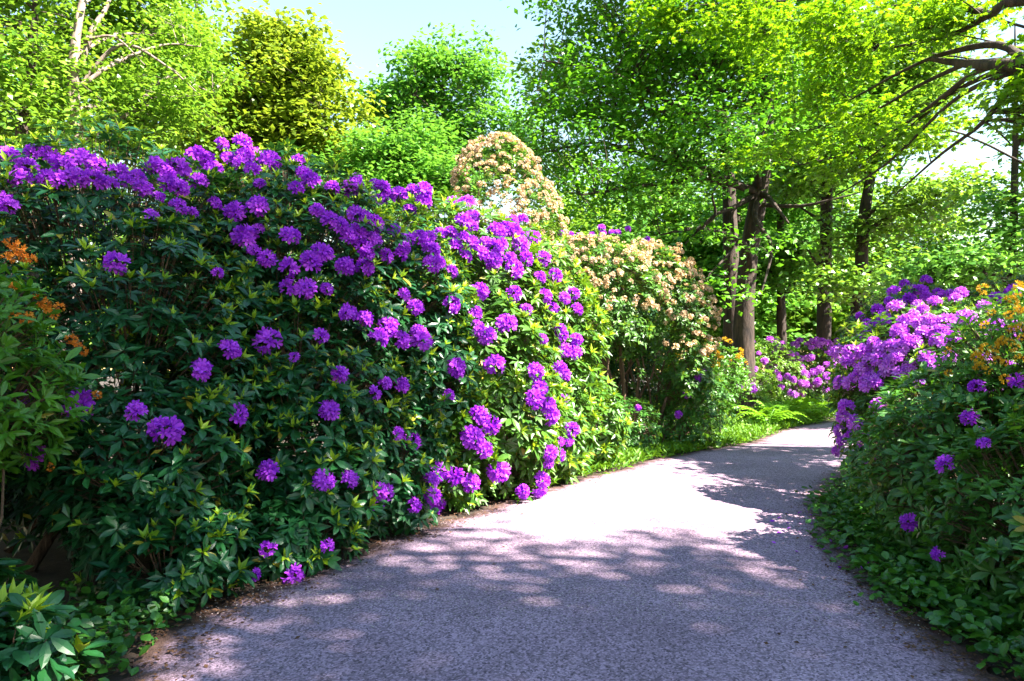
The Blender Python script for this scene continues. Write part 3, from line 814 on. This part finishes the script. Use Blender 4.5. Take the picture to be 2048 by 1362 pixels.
bush('rhododendron_bush', 'shaded deep purple rhododendron rising behind the sunlit lilac one', 'rhododendron',
     [((5.6, 9.7, 1.5), (.98, .9, 1.2)), ((6.6, 9.2, 1.5), (1.0, .9, 1.25))], 'rhododendrons on the right side of the path', seed=15, dens=48, tcol='purple', tr=.08, nleaf=100, stems=3,
     trusses=[(1810, 576), (1829, 589), (1851, 570), (1841, 589), (1781, 608), (1803, 614), (1727, 636), (1740, 652), (1730, 674), (1759, 652), (1775, 649), (1895, 595), (1873, 595), (1993, 604), (1987, 623), (2025, 589), (1760, 625), (1820, 605), (1790, 590), (1745, 665), (1715, 690), (1850, 600), (1770, 640)])
bush('azalea_bush', 'orange-yellow azalea above the dark green shrub on the right of the path', 'azalea',
     [((4.05, 5.45, 1.45), (.72, .65, .7)), ((4.6, 5.0, 1.2), (.8, .8, 1.0))], 'azaleas beside the path', seed=16, dens=75, leafm='az_leaf', leaf_len=.09, shoot=.2, tcol='yellow', tr=.036, k=6, split_flowers=0, droop=.8, stems=5, newm='az_leaf', wid=.85,
     trusses=[(2035, 605), (2042, 630), (2020, 640), (2044, 660), (2030, 615), (2038, 585), (1975, 700), (1990, 712), (2005, 690), (2030, 700), (1960, 720), (1850, 790), (1870, 800), (1965, 735), (2040, 720), (2025, 665), (1980, 742), (2000, 725), (1885, 792), (1930, 800)] + [(2008 + 38 * math.sin(i * 2.4), 640 + 55 * math.sin(i * 1.7 + 1)) for i in range(12)] + [(1960 + 60 * math.sin(i * 2.1), 735 + 40 * math.sin(i * 3.3)) for i in range(6)])
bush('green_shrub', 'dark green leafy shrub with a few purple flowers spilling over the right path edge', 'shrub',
     [((3.75, 5.6, .75), (.85, .95, .85)), ((3.55, 4.5, .55), (.72, .8, .72)), ((3.95, 6.6, .6), (.68, .75, .8)), ((4.3, 4.9, .95), (.85, .9, .85)), ((3.3, 3.6, .35), (.5, .6, .5)), ((4.9, 2.7, 1.0), (1.2, 1.4, 1.4)), ((4.9, .4, 1.0), (1.3, 1.5, 1.4))],  # last two lumps carry the shrub out of view, added to cut skylight
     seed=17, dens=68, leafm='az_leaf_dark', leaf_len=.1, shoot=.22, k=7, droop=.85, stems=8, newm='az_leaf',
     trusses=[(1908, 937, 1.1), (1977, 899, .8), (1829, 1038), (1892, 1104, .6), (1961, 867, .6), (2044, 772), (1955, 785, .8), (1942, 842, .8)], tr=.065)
bush('rhododendron_seedling', 'low young rhododendron with large leaves at the near end of the left verge', 'seedling',
     [((-2.35, 3.2, .2), (.32, .3, .28)), ((-2.75, 3.45, .3), (.35, .35, .32))], seed=18, dens=60, leafm='rh_leaf', leaf_len=.13, shoot=.5, stems=2, nleaf=200, layers=((1, 1), (.7, .6)))

# --------------------------------------------------------------------- ferns
def frond_mesh():
    bag = Bag(); n = 15
    pts = curve([[0, 0, 0], [0, .25, .32], [0, .62, .42], [0, .95, .26]], n)
    bag.add(*tube(pts, np.linspace(.008, .002, n), 3), 0, .2)
    for i in range(2, n):
        l = .24 * math.sin(math.pi * (i / n) ** .7) + .03
        for s in (-1, 1):
            V, T, _ = leaf_frames(pts[i][None], np.array([[s * 1.0, .35, -.12]]), np.array([[0, -.2, 1.0]]), l, 1.0, LEAF_S)
            bag.add(V, T, 0, .3 + .5 * i / n)
    return bag.mesh('frond', [M['fern']])
FROND = frond_mesh()
rf = np.random.default_rng(21)
for i, (px, py, d) in enumerate([(1552, 838, 18.2), (1575, 830, 18.9), (1600, 828, 19.6), (1625, 822, 20.0), (1560, 820, 19.2), (1592, 815, 20.4), (1640, 812, 21.0), (1535, 850, 17.4), (1612, 806, 21.4)]):
    b = P(px, py, d); b[2] = 0
    t = thing('fern_plant', 'bright green fern, one of a row arching at the left edge of the far path', 'fern', b, 'ferns at the far bend of the path')
    for j in range(9):
        a = 2 * math.pi * j / 9 + rf.normal() * .2
        s = .75 + .4 * rf.random()
        t2 = R(-10 + 35 * rf.random())
        Rz = np.array([[math.cos(a), -math.sin(a), 0], [math.sin(a), math.cos(a), 0], [0, 0, 1]])
        Rx = np.array([[1, 0, 0], [0, math.cos(t2), -math.sin(t2)], [0, math.sin(t2), math.cos(t2)]])
        place(t, b, 'frond', FROND, b, Rz @ Rx * s)

# --------------------------------------------------------------------- trees
def tree(name, label, cat, base, top, r0, lumps, n_cl, per, leaf, mat, bark='bark', seed=1, group=None, limb0=.16, limbs=7, spray=(.62, .25), tmpl=LEAF_Q, extra_limbs=(), nleaf=0, bend=.25, gap=-.42, shellp=.5, lim_r=None):
    rng = np.random.default_rng(seed)
    base = np.array(base, float); top = np.array(top, float)
    root = thing(name, label, cat, base, group)
    h = np.linalg.norm(top - base)
    mids = [base + (top - base) * t + np.array([rng.normal(), rng.normal(), 0]) * bend * h * .05 for t in (.25, .5, .75)]
    tp = curve([base] + mids + [top], 30)
    tr_ = r0 * np.interp(np.linspace(0, 1, 30), [0, .04, .12, .6, 1], [1.45, 1.12, 1.0, .62, .12])
    V, T = tube(tp - base, tr_, 12, .22, rng)
    link('trunk', new_mesh('trunk', V, T, [M[bark]], smooth=True), root)
    lumps = [(np.array(c, float), np.array(r, float)) for c, r in lumps]
    vol = np.array([r.prod() for c, r in lumps]); vol = vol / vol.sum()
    # limbs to the lumps
    nodes = [tp[4:]]; nrad = [tr_[4:]]
    def limb(ctrl, r):
        pts = curve(ctrl, 16)
        rr = np.linspace(r, r * .22, 16)
        V, T = tube(pts - base, rr, 7, .2, rng)
        link('limb', new_mesh('limb', V, T, [M[bark]], smooth=True), root)
        nodes.append(pts[2:]); nrad.append(rr[2:])
    for ctrl, r in extra_limbs:
        limb(ctrl, r)
    for i in range(limbs):
        c, r = lumps[i % len(lumps)]
        e_ = c + (rng.random(3) - .5) * r * 1.5
        zt = np.clip(e_[2] - (.5 + rng.random()) * .32 * np.linalg.norm(e_[:2] - base[:2]) - .6, base[2] + h * limb0, base[2] + h * .9)
        s = tp[int(np.argmin(np.abs(tp[:, 2] - zt)))]
        k = int(np.argmin(np.abs(tp[:, 2] - zt)))
        m1 = s + (e_ - s) * .33 + np.array([0, 0, .06]) * np.linalg.norm(e_ - s) + rng.normal(size=3) * .12
        m2 = s + (e_ - s) * .68 + np.array([0, 0, .07]) * np.linalg.norm(e_ - s) + rng.normal(size=3) * .15
        limb([s, m1, m2, e_], max(.02, tr_[k] * (.36 + .2 * rng.random())) if lim_r is None else lim_r)
    NO = np.concatenate(nodes); NR = np.concatenate(nrad)
    # clumps of leaves
    C = []
    for i, (c, r) in enumerate(lumps):
        m = max(3, int(n_cl * vol[i] * 1.6))
        u = unit(rng.normal(size=(m, 3))) * (rng.random((m, 1)) ** shellp)
        p = c + u * r * (1 + .22 * wav(u * 2 + c, 1.9, seed)[:, None])
        C.append(p[(wav(p, 1.15, seed + 2) > gap) & (p[:, 2] > .4)])
    C = np.concatenate(C)
    C = C[rng.permutation(len(C))[:n_cl]]
    bag = Bag()
    for p in C:
        d = np.linalg.norm(NO - p, axis=1) + .9 * np.maximum(0, NO[:, 2] - p[2])
        k = int(np.argmin(d)); s = NO[k]
        L_ = np.linalg.norm(p - s)
        if L_ < .05:
            continue
        m = (s + p) / 2 + np.array([0, 0, .10 * L_]) + rng.normal(size=3) * .06 * L_
        q = np.linspace(0, 1, 5)[:, None]
        pts = (1 - q) ** 2 * s + 2 * q * (1 - q) * m + q * q * p
        r1 = min(NR[k] * .6, .010 + .010 * L_)
        bag.add(*tube(pts - base, np.linspace(r1, .004, 5), 4), 0, .5)
        for _ in range(2):
            e2 = p + rng.normal(size=3) * np.array([spray[0], spray[0], spray[1]]) * .7
            bag.add(*tube(np.array([pts[3], e2]) - base, [.005, .002], 3), 0, .5)
    link('branchwork', bag.mesh('branchwork', [M[bark]], True), root, 'stuff')
    # leaves
    n = len(C) * per
    ci = np.repeat(np.arange(len(C)), per)
    csz = (.7 + .6 * rng.random(len(C)))[ci]
    off = rng.normal(size=(n, 3)) * np.array([spray[0], spray[0], spray[1]]) * .62 * csz[:, None]
    out = unit(C[ci] - (base + np.array([0, 0, h * .5])))
    off[:, 2] -= .10 * np.sum(off[:, :2] ** 2, 1)
    pos = C[ci] + off
    a = rng.random(n) * 6.28
    A = unit(np.c_[np.cos(a), np.sin(a), -.25 + rng.normal(size=n) * .35] + .5 * unit(off))
    Nn = unit(np.c_[rng.normal(size=(n, 2)) * .5, np.ones(n)] + out * .35)
    sz = leaf * (.65 + .7 * rng.random(n))
    tint = np.clip(.5 + .22 * rng.normal(size=len(C))[ci] + .16 * rng.normal(size=n), 0, 1)
    if nleaf:
        x, y = project(pos); dd = np.linalg.norm(pos - EYE, axis=1)
        sc = np.where((x > 0) & (x < 2048) & (y > 0) & (y < 1362) & (pos[:, 1] > 1), sz / dd, 0)
        pick = np.argsort(-sc)[:nleaf]
        lmesh = leaf_mesh(M[mat], tmpl, 'tree')
        for i in pick:
            S = unit(np.cross(A[i], Nn[i])); N2 = np.cross(S, A[i])
            place(root, base, 'leaf', lmesh, pos[i], np.stack([S * sz[i], A[i] * sz[i], N2 * sz[i]], 1))
        keep = np.ones(n, bool); keep[pick] = False
        pos, A, Nn, sz, tint = pos[keep], A[keep], Nn[keep], sz[keep], tint[keep]
    V, T, _ = leaf_frames(pos - base, A, Nn, sz, 1.0, tmpl)
    link('crown', new_mesh('crown', V, T, [M[mat]], None, np.repeat(tint, len(tmpl[1]))), root, 'stuff')
    return root

def copy_tree(root, loc, rz, s, label, group):
    c = root.copy(); COL.objects.link(c)
    c.location = loc; c.rotation_euler = (0, 0, rz); c.scale = (s, s, s)
    c['label'] = label; c['group'] = group
    for ch in root.children:
        k = ch.copy(); COL.objects.link(k); k.parent = c
    return c

def G(px, d):
    p = P(px, 730, d); p[2] = 0
    return p

WOODS = 'tall trees behind the rhododendrons on the left'
tree('deciduous_tree', 'slender dark trunked tree at the far end of the left hedge, leaning right', 'tree', G(-10, 14.5), P(75, -160, 14.5), .17,
     [E(-60, 60, 14.4, 2.2, 1.5, 2.4), E(70, 190, 14.6, 1.5, 1.2, 1.5), E(-20, -180, 14.5, 2.4, 2, 2)], 190, 78, 0.145, 'tree_a', 'bark', 31, WOODS, limbs=8)
tree('deciduous_tree', 'pale barked tree behind the hedge with a forked trunk and lime green leaves', 'tree', G(112, 15), P(190, -120, 15.0), .22,
     [E(200, 90, 17.6, 2.0, 1.5, 2.0), E(310, 210, 16.4, 1.6, 1.5, 1.6), E(70, 290, 17.2, 1.6, 1.2, 1.0), E(250, -60, 17.2, 2.2, 1.6, 1.4), E(360, 90, 17, 1.3, 1.3, 1.3)], 260, 82, 0.142, 'tree_a', 'bark_pale', 32, WOODS, limbs=10,
     extra_limbs=[([P(160, 130, 15), P(185, 60, 15.2), P(215, 10, 15.6), P(235, -60, 16)], .09), ([P(152, 180, 15), P(240, 90, 15.1), P(330, 130, 15.2), P(400, 190, 15.3)], .05), ([P(167, 80, 15), P(230, 75, 15), P(290, 130, 15)], .04)])
tree('maple_tree', 'rounded yellowish green maple rising behind the left hedge', 'tree', G(560, 21), P(545, 40, 21), .26,
     [E(560, 190, 21, 2.1, 2.0, 2.1), E(470, 260, 20.6, 1.7, 1.6, 1.6), E(660, 280, 20.8, 1.35, 1.5, 1.4), E(540, 105, 21, 1.15, 1.2, 1.15), E(630, 150, 21, .85, .9, 1.0), E(560, 350, 20.5, 2.2, 1.6, 1.0), E(500, 75, 21, .4, .4, .75), E(560, 48, 21, .35, .35, .6), E(625, 90, 21, .35, .35, .7), E(695, 200, 21, .4, .4, .8), E(440, 120, 21, .4, .4, .8)], 370, 72, 0.203, 'tree_y', 'bark', 33, WOODS, limbs=10, spray=(.5, .3))
tree('deciduous_tree', 'fresh green tree with a domed crown against the open sky', 'tree', G(880, 27), P(885, 95, 27), .26,
     [E(830, 105, 27, .6, .6, .8), E(900, 100, 27, .5, .5, .7), E(965, 85, 27, .5, .5, .8), E(850, 150, 27, 1.5, 1.5, 1.55), E(960, 160, 27, 1.2, 1.2, 1.7), E(780, 230, 26.8, 1.5, 1.5, 1.3), E(900, 260, 27, 1.7, 1.6, 1.3), E(880, 340, 26.5, 2.6, 1.8, 1.2), E(1020, 300, 27.5, 1.4, 1.4, 1.5), E(740, 300, 26.5, 1.2, 1.3, 1.2)], 350, 72, 0.216, 'tree_g', 'bark', 34, WOODS, limbs=12, spray=(.55, .3))
tree('small_tree', 'low spreading fresh green tree right above the middle of the hedge', 'tree', G(790, 19), P(800, 260, 19), .13,
     [E(800, 310, 19, 1.5, 1.2, .85), E(720, 350, 18.6, 1.2, 1.0, .8), E(880, 360, 18.6, 1.0, 1.0, .8), E(800, 400, 18.5, 1.7, 1.1, .8)], 190, 68, 0.162, 'tree_g', 'bark', 35, WOODS, limbs=7, spray=(.5, .2))
tree('deciduous_tree', 'leafy lime green tree filling the space between pale trunk and maple', 'tree', G(380, 24), P(390, -40, 24), .24,
     [E(360, 200, 24, 2.6, 2.0, 2.6), E(330, 60, 24, 1.7, 1.7, 2.0), E(420, 330, 23, 2.6, 1.8, 1.3)], 210, 64, 0.216, 'tree_a', 'bark', 36, WOODS, limbs=8)
tree('deciduous_tree', 'dark green tree low behind the pale trunks at the hedge end', 'tree', G(60, 26), P(70, 0, 26), .24,
     [E(60, 200, 26, 4.0, 2.2, 3.0), E(150, 320, 25, 3.6, 2.0, 1.4), E(-150, 150, 26, 3, 2, 4)], 200, 64, 0.257, 'tree_b', 'bark', 37, WOODS, limbs=8)

GROVE = 'tall trees beyond the bend of the path'
tree('oak_tree', 'large oak with a stout leaning trunk and a long low limb reaching left', 'tree', G(1487, 20.5), P(1580, -260, 20.5), .31,
     [E(1250, 370, 18.6, 2.3, 1.8, 1.3), E(1180, 230, 19.5, 1.9, 1.8, 1.8), E(1350, 120, 19.5, 2.3, 2.0, 2.2), E(1560, 40, 19.5, 2.6, 2.2, 2.2), E(1420, 290, 18.4, 1.9, 1.7, 1.5), E(1150, 80, 20.5, 1.4, 1.5, 1.4), E(1620, 250, 19.4, 1.7, 1.6, 1.3), E(1480, -200, 20.5, 4, 3, 2.4), E(1240, -60, 20.5, 2.4, 2, 1.6), E(1550, 470, 18.6, 1.0, .8, .5), E(1450, 560, 18.8, .9, .6, .35), E(1560, 600, 18.6, .9, .6, .4), E(1400, 480, 18.8, .8, .7, .4)], 520, 70, 0.175, 'tree_b', 'bark', 41, GROVE, limb0=.42, limbs=14, spray=(.7, .26),
     extra_limbs=[([P(1502, 545, 20.4), P(1490, 490, 19.8), P(1430, 462, 19.2), P(1380, 458, 18.9), P(1320, 470, 18.6)], .10), ([P(1395, 460, 18.9), P(1430, 430, 18.7), P(1425, 390, 18.5), P(1445, 360, 18.4)], .06), ([P(1525, 410, 20.3), P(1600, 412, 19.5), P(1660, 400, 19.0), P(1720, 385, 18.8)], .07)])
tree('oak_tree', 'dark straight trunked oak just left of the stout leaning oak', 'tree', G(1463, 22.5), P(1432, -200, 22.5), .27,
     [E(1380, 220, 22.5, 2.3, 1.8, 1.8), E(1480, 100, 22.5, 2.2, 1.8, 2.2), E(1250, 140, 23, 2.2, 2.0, 2.2), E(1110, 250, 24, 1.5, 1.5, 2.0), E(1120, 150, 24, 1.3, 1.4, 1.6), E(1400, -120, 22.5, 3, 2.4, 2)], 330, 66, 0.195, 'tree_a', 'bark', 42, GROVE, limb0=.45, limbs=10)
tree('deciduous_tree', 'straight dark trunk rising behind the far lilac rhododendron', 'tree', G(1645, 24.5), P(1665, -150, 24.5), .24,
     [E(1660, 200, 24.5, 2.2, 2.0, 2.4), E(1600, 330, 23.8, 1.7, 1.6, 1.2), E(1760, 110, 24.5, 2.2, 1.8, 2.4), E(1700, 470, 23.4, 1.5, 1.2, .8)], 270, 68, 0.203, 'tree_a', 'bark', 43, GROVE, limbs=9)
tree('deciduous_tree', 'leaning dark trunk closest to the lilac bush on the right', 'tree', G(1672, 22.5), P(1790, 20, 22.5), .24,
     [E(1770, 230, 22.5, 2.2, 1.8, 1.9), E(1850, 400, 21.8, 2.0, 1.7, 1.1), E(1700, 560, 21.5, 1.4, 1.1, .6), E(1830, 130, 22.5, 2, 1.7, 1.6)], 230, 68, 0.189, 'tree_a', 'bark', 44, GROVE, limbs=9,
     extra_limbs=[([P(1700, 610, 22.5), P(1740, 575, 22.2), P(1800, 560, 22), P(1860, 555, 21.8)], .05)])
tree('deciduous_tree', 'thin dark trunk half hidden in leaves between the oak and the straight trunk', 'tree', G(1566, 29), P(1560, 60, 29), .19,
     [E(1560, 330, 29, 2.6, 2.0, 2.4), E(1540, 520, 28, 1.9, 1.5, 1.3), E(1640, 480, 27, 1.8, 1.5, 1.2)], 200, 64, 0.243, 'tree_g', 'bark', 45, GROVE, limbs=8)
tree('deciduous_tree', 'fresh green tree with thin dark trunk behind the orange-yellow azalea on the right', 'tree', G(2040, 17), P(2030, 50, 17), .13,
     [E(1960, 530, 17.2, 1.9, 1.5, .7), E(2050, 420, 17, 1.3, 1.3, .8), E(1870, 570, 18, 1.4, 1.3, .6), E(2120, 250, 17, 1.2, 1.2, 1.2)], 150, 68, 0.162, 'tree_g', 'bark', 46, GROVE, limbs=8,
     extra_limbs=[([P(2040, 560, 17), P(1960, 545, 17), P(1880, 520, 17.2), P(1810, 515, 17.5)], .05)])

# the overhanging oak whose trunk stands right of the path
K_ = 1.3
def Q(px, py, d):
    return P(px, py, d * K_ + max(0, 2060 - px) / 600 * 4)
def E2(px, py, d, a, b, c):
    return E(px, py, d * K_ + max(0, 2060 - px) / 600 * 4, a * K_ * 1.15, b * K_ * 1.1, c * K_ * 1.15)
fg_c = [E2(1500, 60, 9.5, 1.0, .9, .45), E2(1700, 70, 9.0, 1.1, .9, .5), E2(1880, 40, 8.3, .8, .8, .4), E2(1560, 290, 9.6, .75, .7, .28), E2(1720, 250, 9.0, .7, .7, .3), E2(1330, 20, 10.0, .8, .7, .35),
        E2(1850, 270, 8.6, .55, .6, .2), E2(1680, 360, 9.2, .5, .6, .2), E2(2150, 150, 7.8, .9, 1.0, .9), ((9.0, 8.3, 6.6), (1.3, 1.1, .5)), ((10.6, 9.7, 7.6), (1.3, 1.2, .7)), ((8.5, 7.5, 6.2), (1.0, .9, .6)), E2(1640, 180, 9.2, .7, .7, .3)]
hub = Q(2060, 135, 8.0)
tree('oak_tree', 'overhanging oak with dark fanned branches and backlit leaves above the path', 'tree', (12.2, 10.6, 0), (12.0, 10.2, 12), .40, fg_c, 290, 46, .145, 'tree_fg', 'bark', 51, None, limbs=6, spray=(.5, .15), tmpl=LEAF_L, nleaf=300, gap=-.45, lim_r=.035,
     extra_limbs=[([(12.2, 10.5, 3.6), (10, 10.5, 5.6), hub, Q(1930, 128, 8.3), Q(1860, 118, 8.5)], .17),
                  ([hub, Q(2000, 90, 8.1), Q(1900, 105, 8.5), Q(1820, 135, 8.8), Q(1700, 200, 9.0)], .07),
                  ([hub, Q(1990, 145, 8.2), Q(1900, 190, 8.5), Q(1800, 270, 8.9), Q(1690, 350, 9.2)], .065),
                  ([hub, Q(2010, 190, 8.0), Q(1960, 250, 8.1), Q(1880, 310, 8.4), Q(1790, 390, 8.8)], .055),
                  ([hub, Q(1960, 140, 8.2), Q(1850, 220, 8.6), Q(1720, 300, 9.1), Q(1600, 330, 9.5)], .06),
                  ([hub, Q(1970, 165, 8.0), Q(1890, 215, 8.2), Q(1770, 330, 8.6), Q(1640, 410, 9.0)], .05),
                  ([Q(1930, 128, 8.3), Q(1840, 170, 8.6), Q(1740, 225, 9.0), Q(1620, 260, 9.4)], .045),
                  ([(11.9, 10.3, 6.8), Q(2080, 0, 7.8), Q(1980, 30, 8.2), Q(1900, 70, 8.6), Q(1760, 100, 9.0)], .09),
                  ([Q(1980, 30, 8.2), Q(1800, -20, 9.0), Q(1600, 0, 9.6), Q(1400, 10, 10.0)], .06)])

# trees right of and behind the photographer, whose high crowns shade the near path
SHADE = 'tall trees on the right that shade the near path'
tree('beech_tree', 'tall beech off to the right whose crown shades the near path', 'tree', (17.0, -4.5, 0), (16.5, -3.8, 22), .45,
     [((13.1, -2.0, 15.0), (2.9, 2.6, 2.4)), ((16.3, -2.5, 16), (2.8, 2.6, 2.4)), ((14.0, -4.9, 14.5), (3.2, 2.4, 2.2)), ((17.0, -5.7, 18.5), (3, 2.4, 2.4)), ((18.1, -1.7, 14.5), (2.2, 2.0, 2.0))], 330, 56, 0.216, 'tree_b', 'bark', 61, SHADE, limbs=10, gap=-.45)
tree('beech_tree', 'broad beech standing right behind the photographer, shading the hedge', 'tree', (8.5, -4.0, 0), (8.3, -2.6, 20), .42,
     [((7.7, 1.3, 14.5), (3.0, 2.6, 2.3)), ((10.3, -0.9, 13.5), (2.4, 2.2, 2.2)), ((5.5, -0.1, 12.5), (2.4, 2.4, 2.2)), ((7.9, -2.8, 16), (3, 2.6, 2.4)), ((4.0, -3.3, 11), (2.6, 2.6, 2.2))], 330, 43, 0.216, 'tree_b', 'bark', 62, SHADE, limbs=10, gap=-.8)

tree('beech_tree', 'spreading beech added unseen behind the photographer on the left to block skylight', 'tree', (-5.5, -5.5, 0), (-5.0, -5.0, 18), .40,  # unseen tree, added so its crown holds back sky light
     [((-4, -3.4, 12.5), (3.4, 3.0, 2.4)), ((-1.5, -5.5, 12), (3.2, 3, 2.4)), ((-7.5, -3.5, 11), (3, 3, 2.6)), ((-5, -6, 15.5), (3.4, 3.2, 2.2))], 300, 45, .2, 'tree_b', 'bark', 63, SHADE, limbs=9, gap=-.9)
tree('beech_tree', 'wide crowned beech added out of view right of the dark green shrub to block skylight', 'tree', (15.5, 4.2, 0), (15.2, 4.0, 15), .36,  # another tree outside the view, added to darken the ambient light
     [((14.6, 4.6, 7.5), (2.6, 2.6, 1.8)), ((16.8, 3.4, 10), (2.8, 2.8, 2.2)), ((17.6, 6.4, 8), (2.6, 2.6, 2.2))], 220, 45, .2, 'tree_b', 'bark', 64, SHADE, limbs=8, gap=-.9)

# distant wood: a few kinds, many individuals
FAR = 'distant trees closing the view'
protoA = tree('deciduous_tree', 'far lime green woodland tree', 'tree', (0, 0, 0), (.3, 0, 13), .28,
              [((0, 0, 8), (3.3, 3.2, 4.0)), ((1.6, .4, 4.6), (2.8, 2.6, 2.3)), ((-1.6, -.6, 5.0), (2.6, 2.6, 2.6)), ((.2, 0, 11.6), (2, 2, 2)), ((-.4, -1.2, 2.6), (3.0, 2.2, 1.6))], 330, 43, 0.324, 'tree_a', 'bark', 71, FAR, limbs=8, spray=(.85, .35))
protoB = tree('deciduous_tree', 'far deep green woodland tree', 'tree', (0, 0, 0), (-.2, 0, 12), .28,
              [((0, 0, 7.5), (3.4, 3.2, 3.8)), ((-1.8, .4, 4.6), (2.6, 2.6, 2.3)), ((1.6, -.6, 4.4), (2.8, 2.6, 2.4)), ((0, -.8, 2.4), (3.2, 2.2, 1.5))], 300, 43, 0.324, 'tree_g', 'bark', 72, FAR, limbs=8, spray=(.85, .35))
spots = [(-350, 33, 0, 1.0), (-120, 36, 1, 1.0), (60, 32, 0, .95), (250, 37, 1, .9), (430, 33, 0, .82), (600, 36, 1, .78), (740, 33, 0, .62), (900, 38, 0, .72), (1020, 34, 1, .62), (1120, 31, 0, .85), (1230, 33, 1, .95), (1340, 36, 0, 1.1),
         (1460, 33, 1, 1.0), (1560, 38, 0, 1.1), (1660, 34, 0, 1.0), (1770, 37, 1, .95), (1880, 33, 0, .72), (1990, 38, 1, .8), (2110, 33, 0, .8), (2260, 36, 1, 1.0), (2420, 33, 0, 1.1)]
names = ['beyond the hedge end, out past the slender dark trunk', 'behind the slender dark trunk', 'behind the forked pale trunk', 'right behind the dark green tree and the forked trunk', 'between the lime tree and the maple', 'hidden behind the yellowish maple', 'between the maple and the domed tree',
         'directly behind the domed fresh green tree', 'behind the tall tan rhododendron', 'behind the cream bush', 'behind the long low oak limb', 'left of the straight trunked oak', 'behind the pair of oak trunks', 'behind the thin hidden trunk', 'behind the straight trunk by the far lilac bush',
         'behind the leaning trunk', 'behind the deep purple rhododendron', 'seen under the fanned oak branches', 'behind the thin trunked fresh green tree', 'past the orange-yellow azalea', 'far past the dark green shrub on the right']
rt = np.random.default_rng(99)
for i, (px, d, kind, s) in enumerate(spots):
    src = (protoA, protoB)[kind]
    lab = ('lime green', 'deep green')[kind] + ' distant tree ' + names[i]
    if i < 1 or (i == 1):
        src.location = G(px, d); src.scale = (s, s, s); src['label'] = lab
    else:
        copy_tree(src, G(px, d), rt.random() * 6.28, s * (.95 + .1 * rt.random()), lab, FAR)
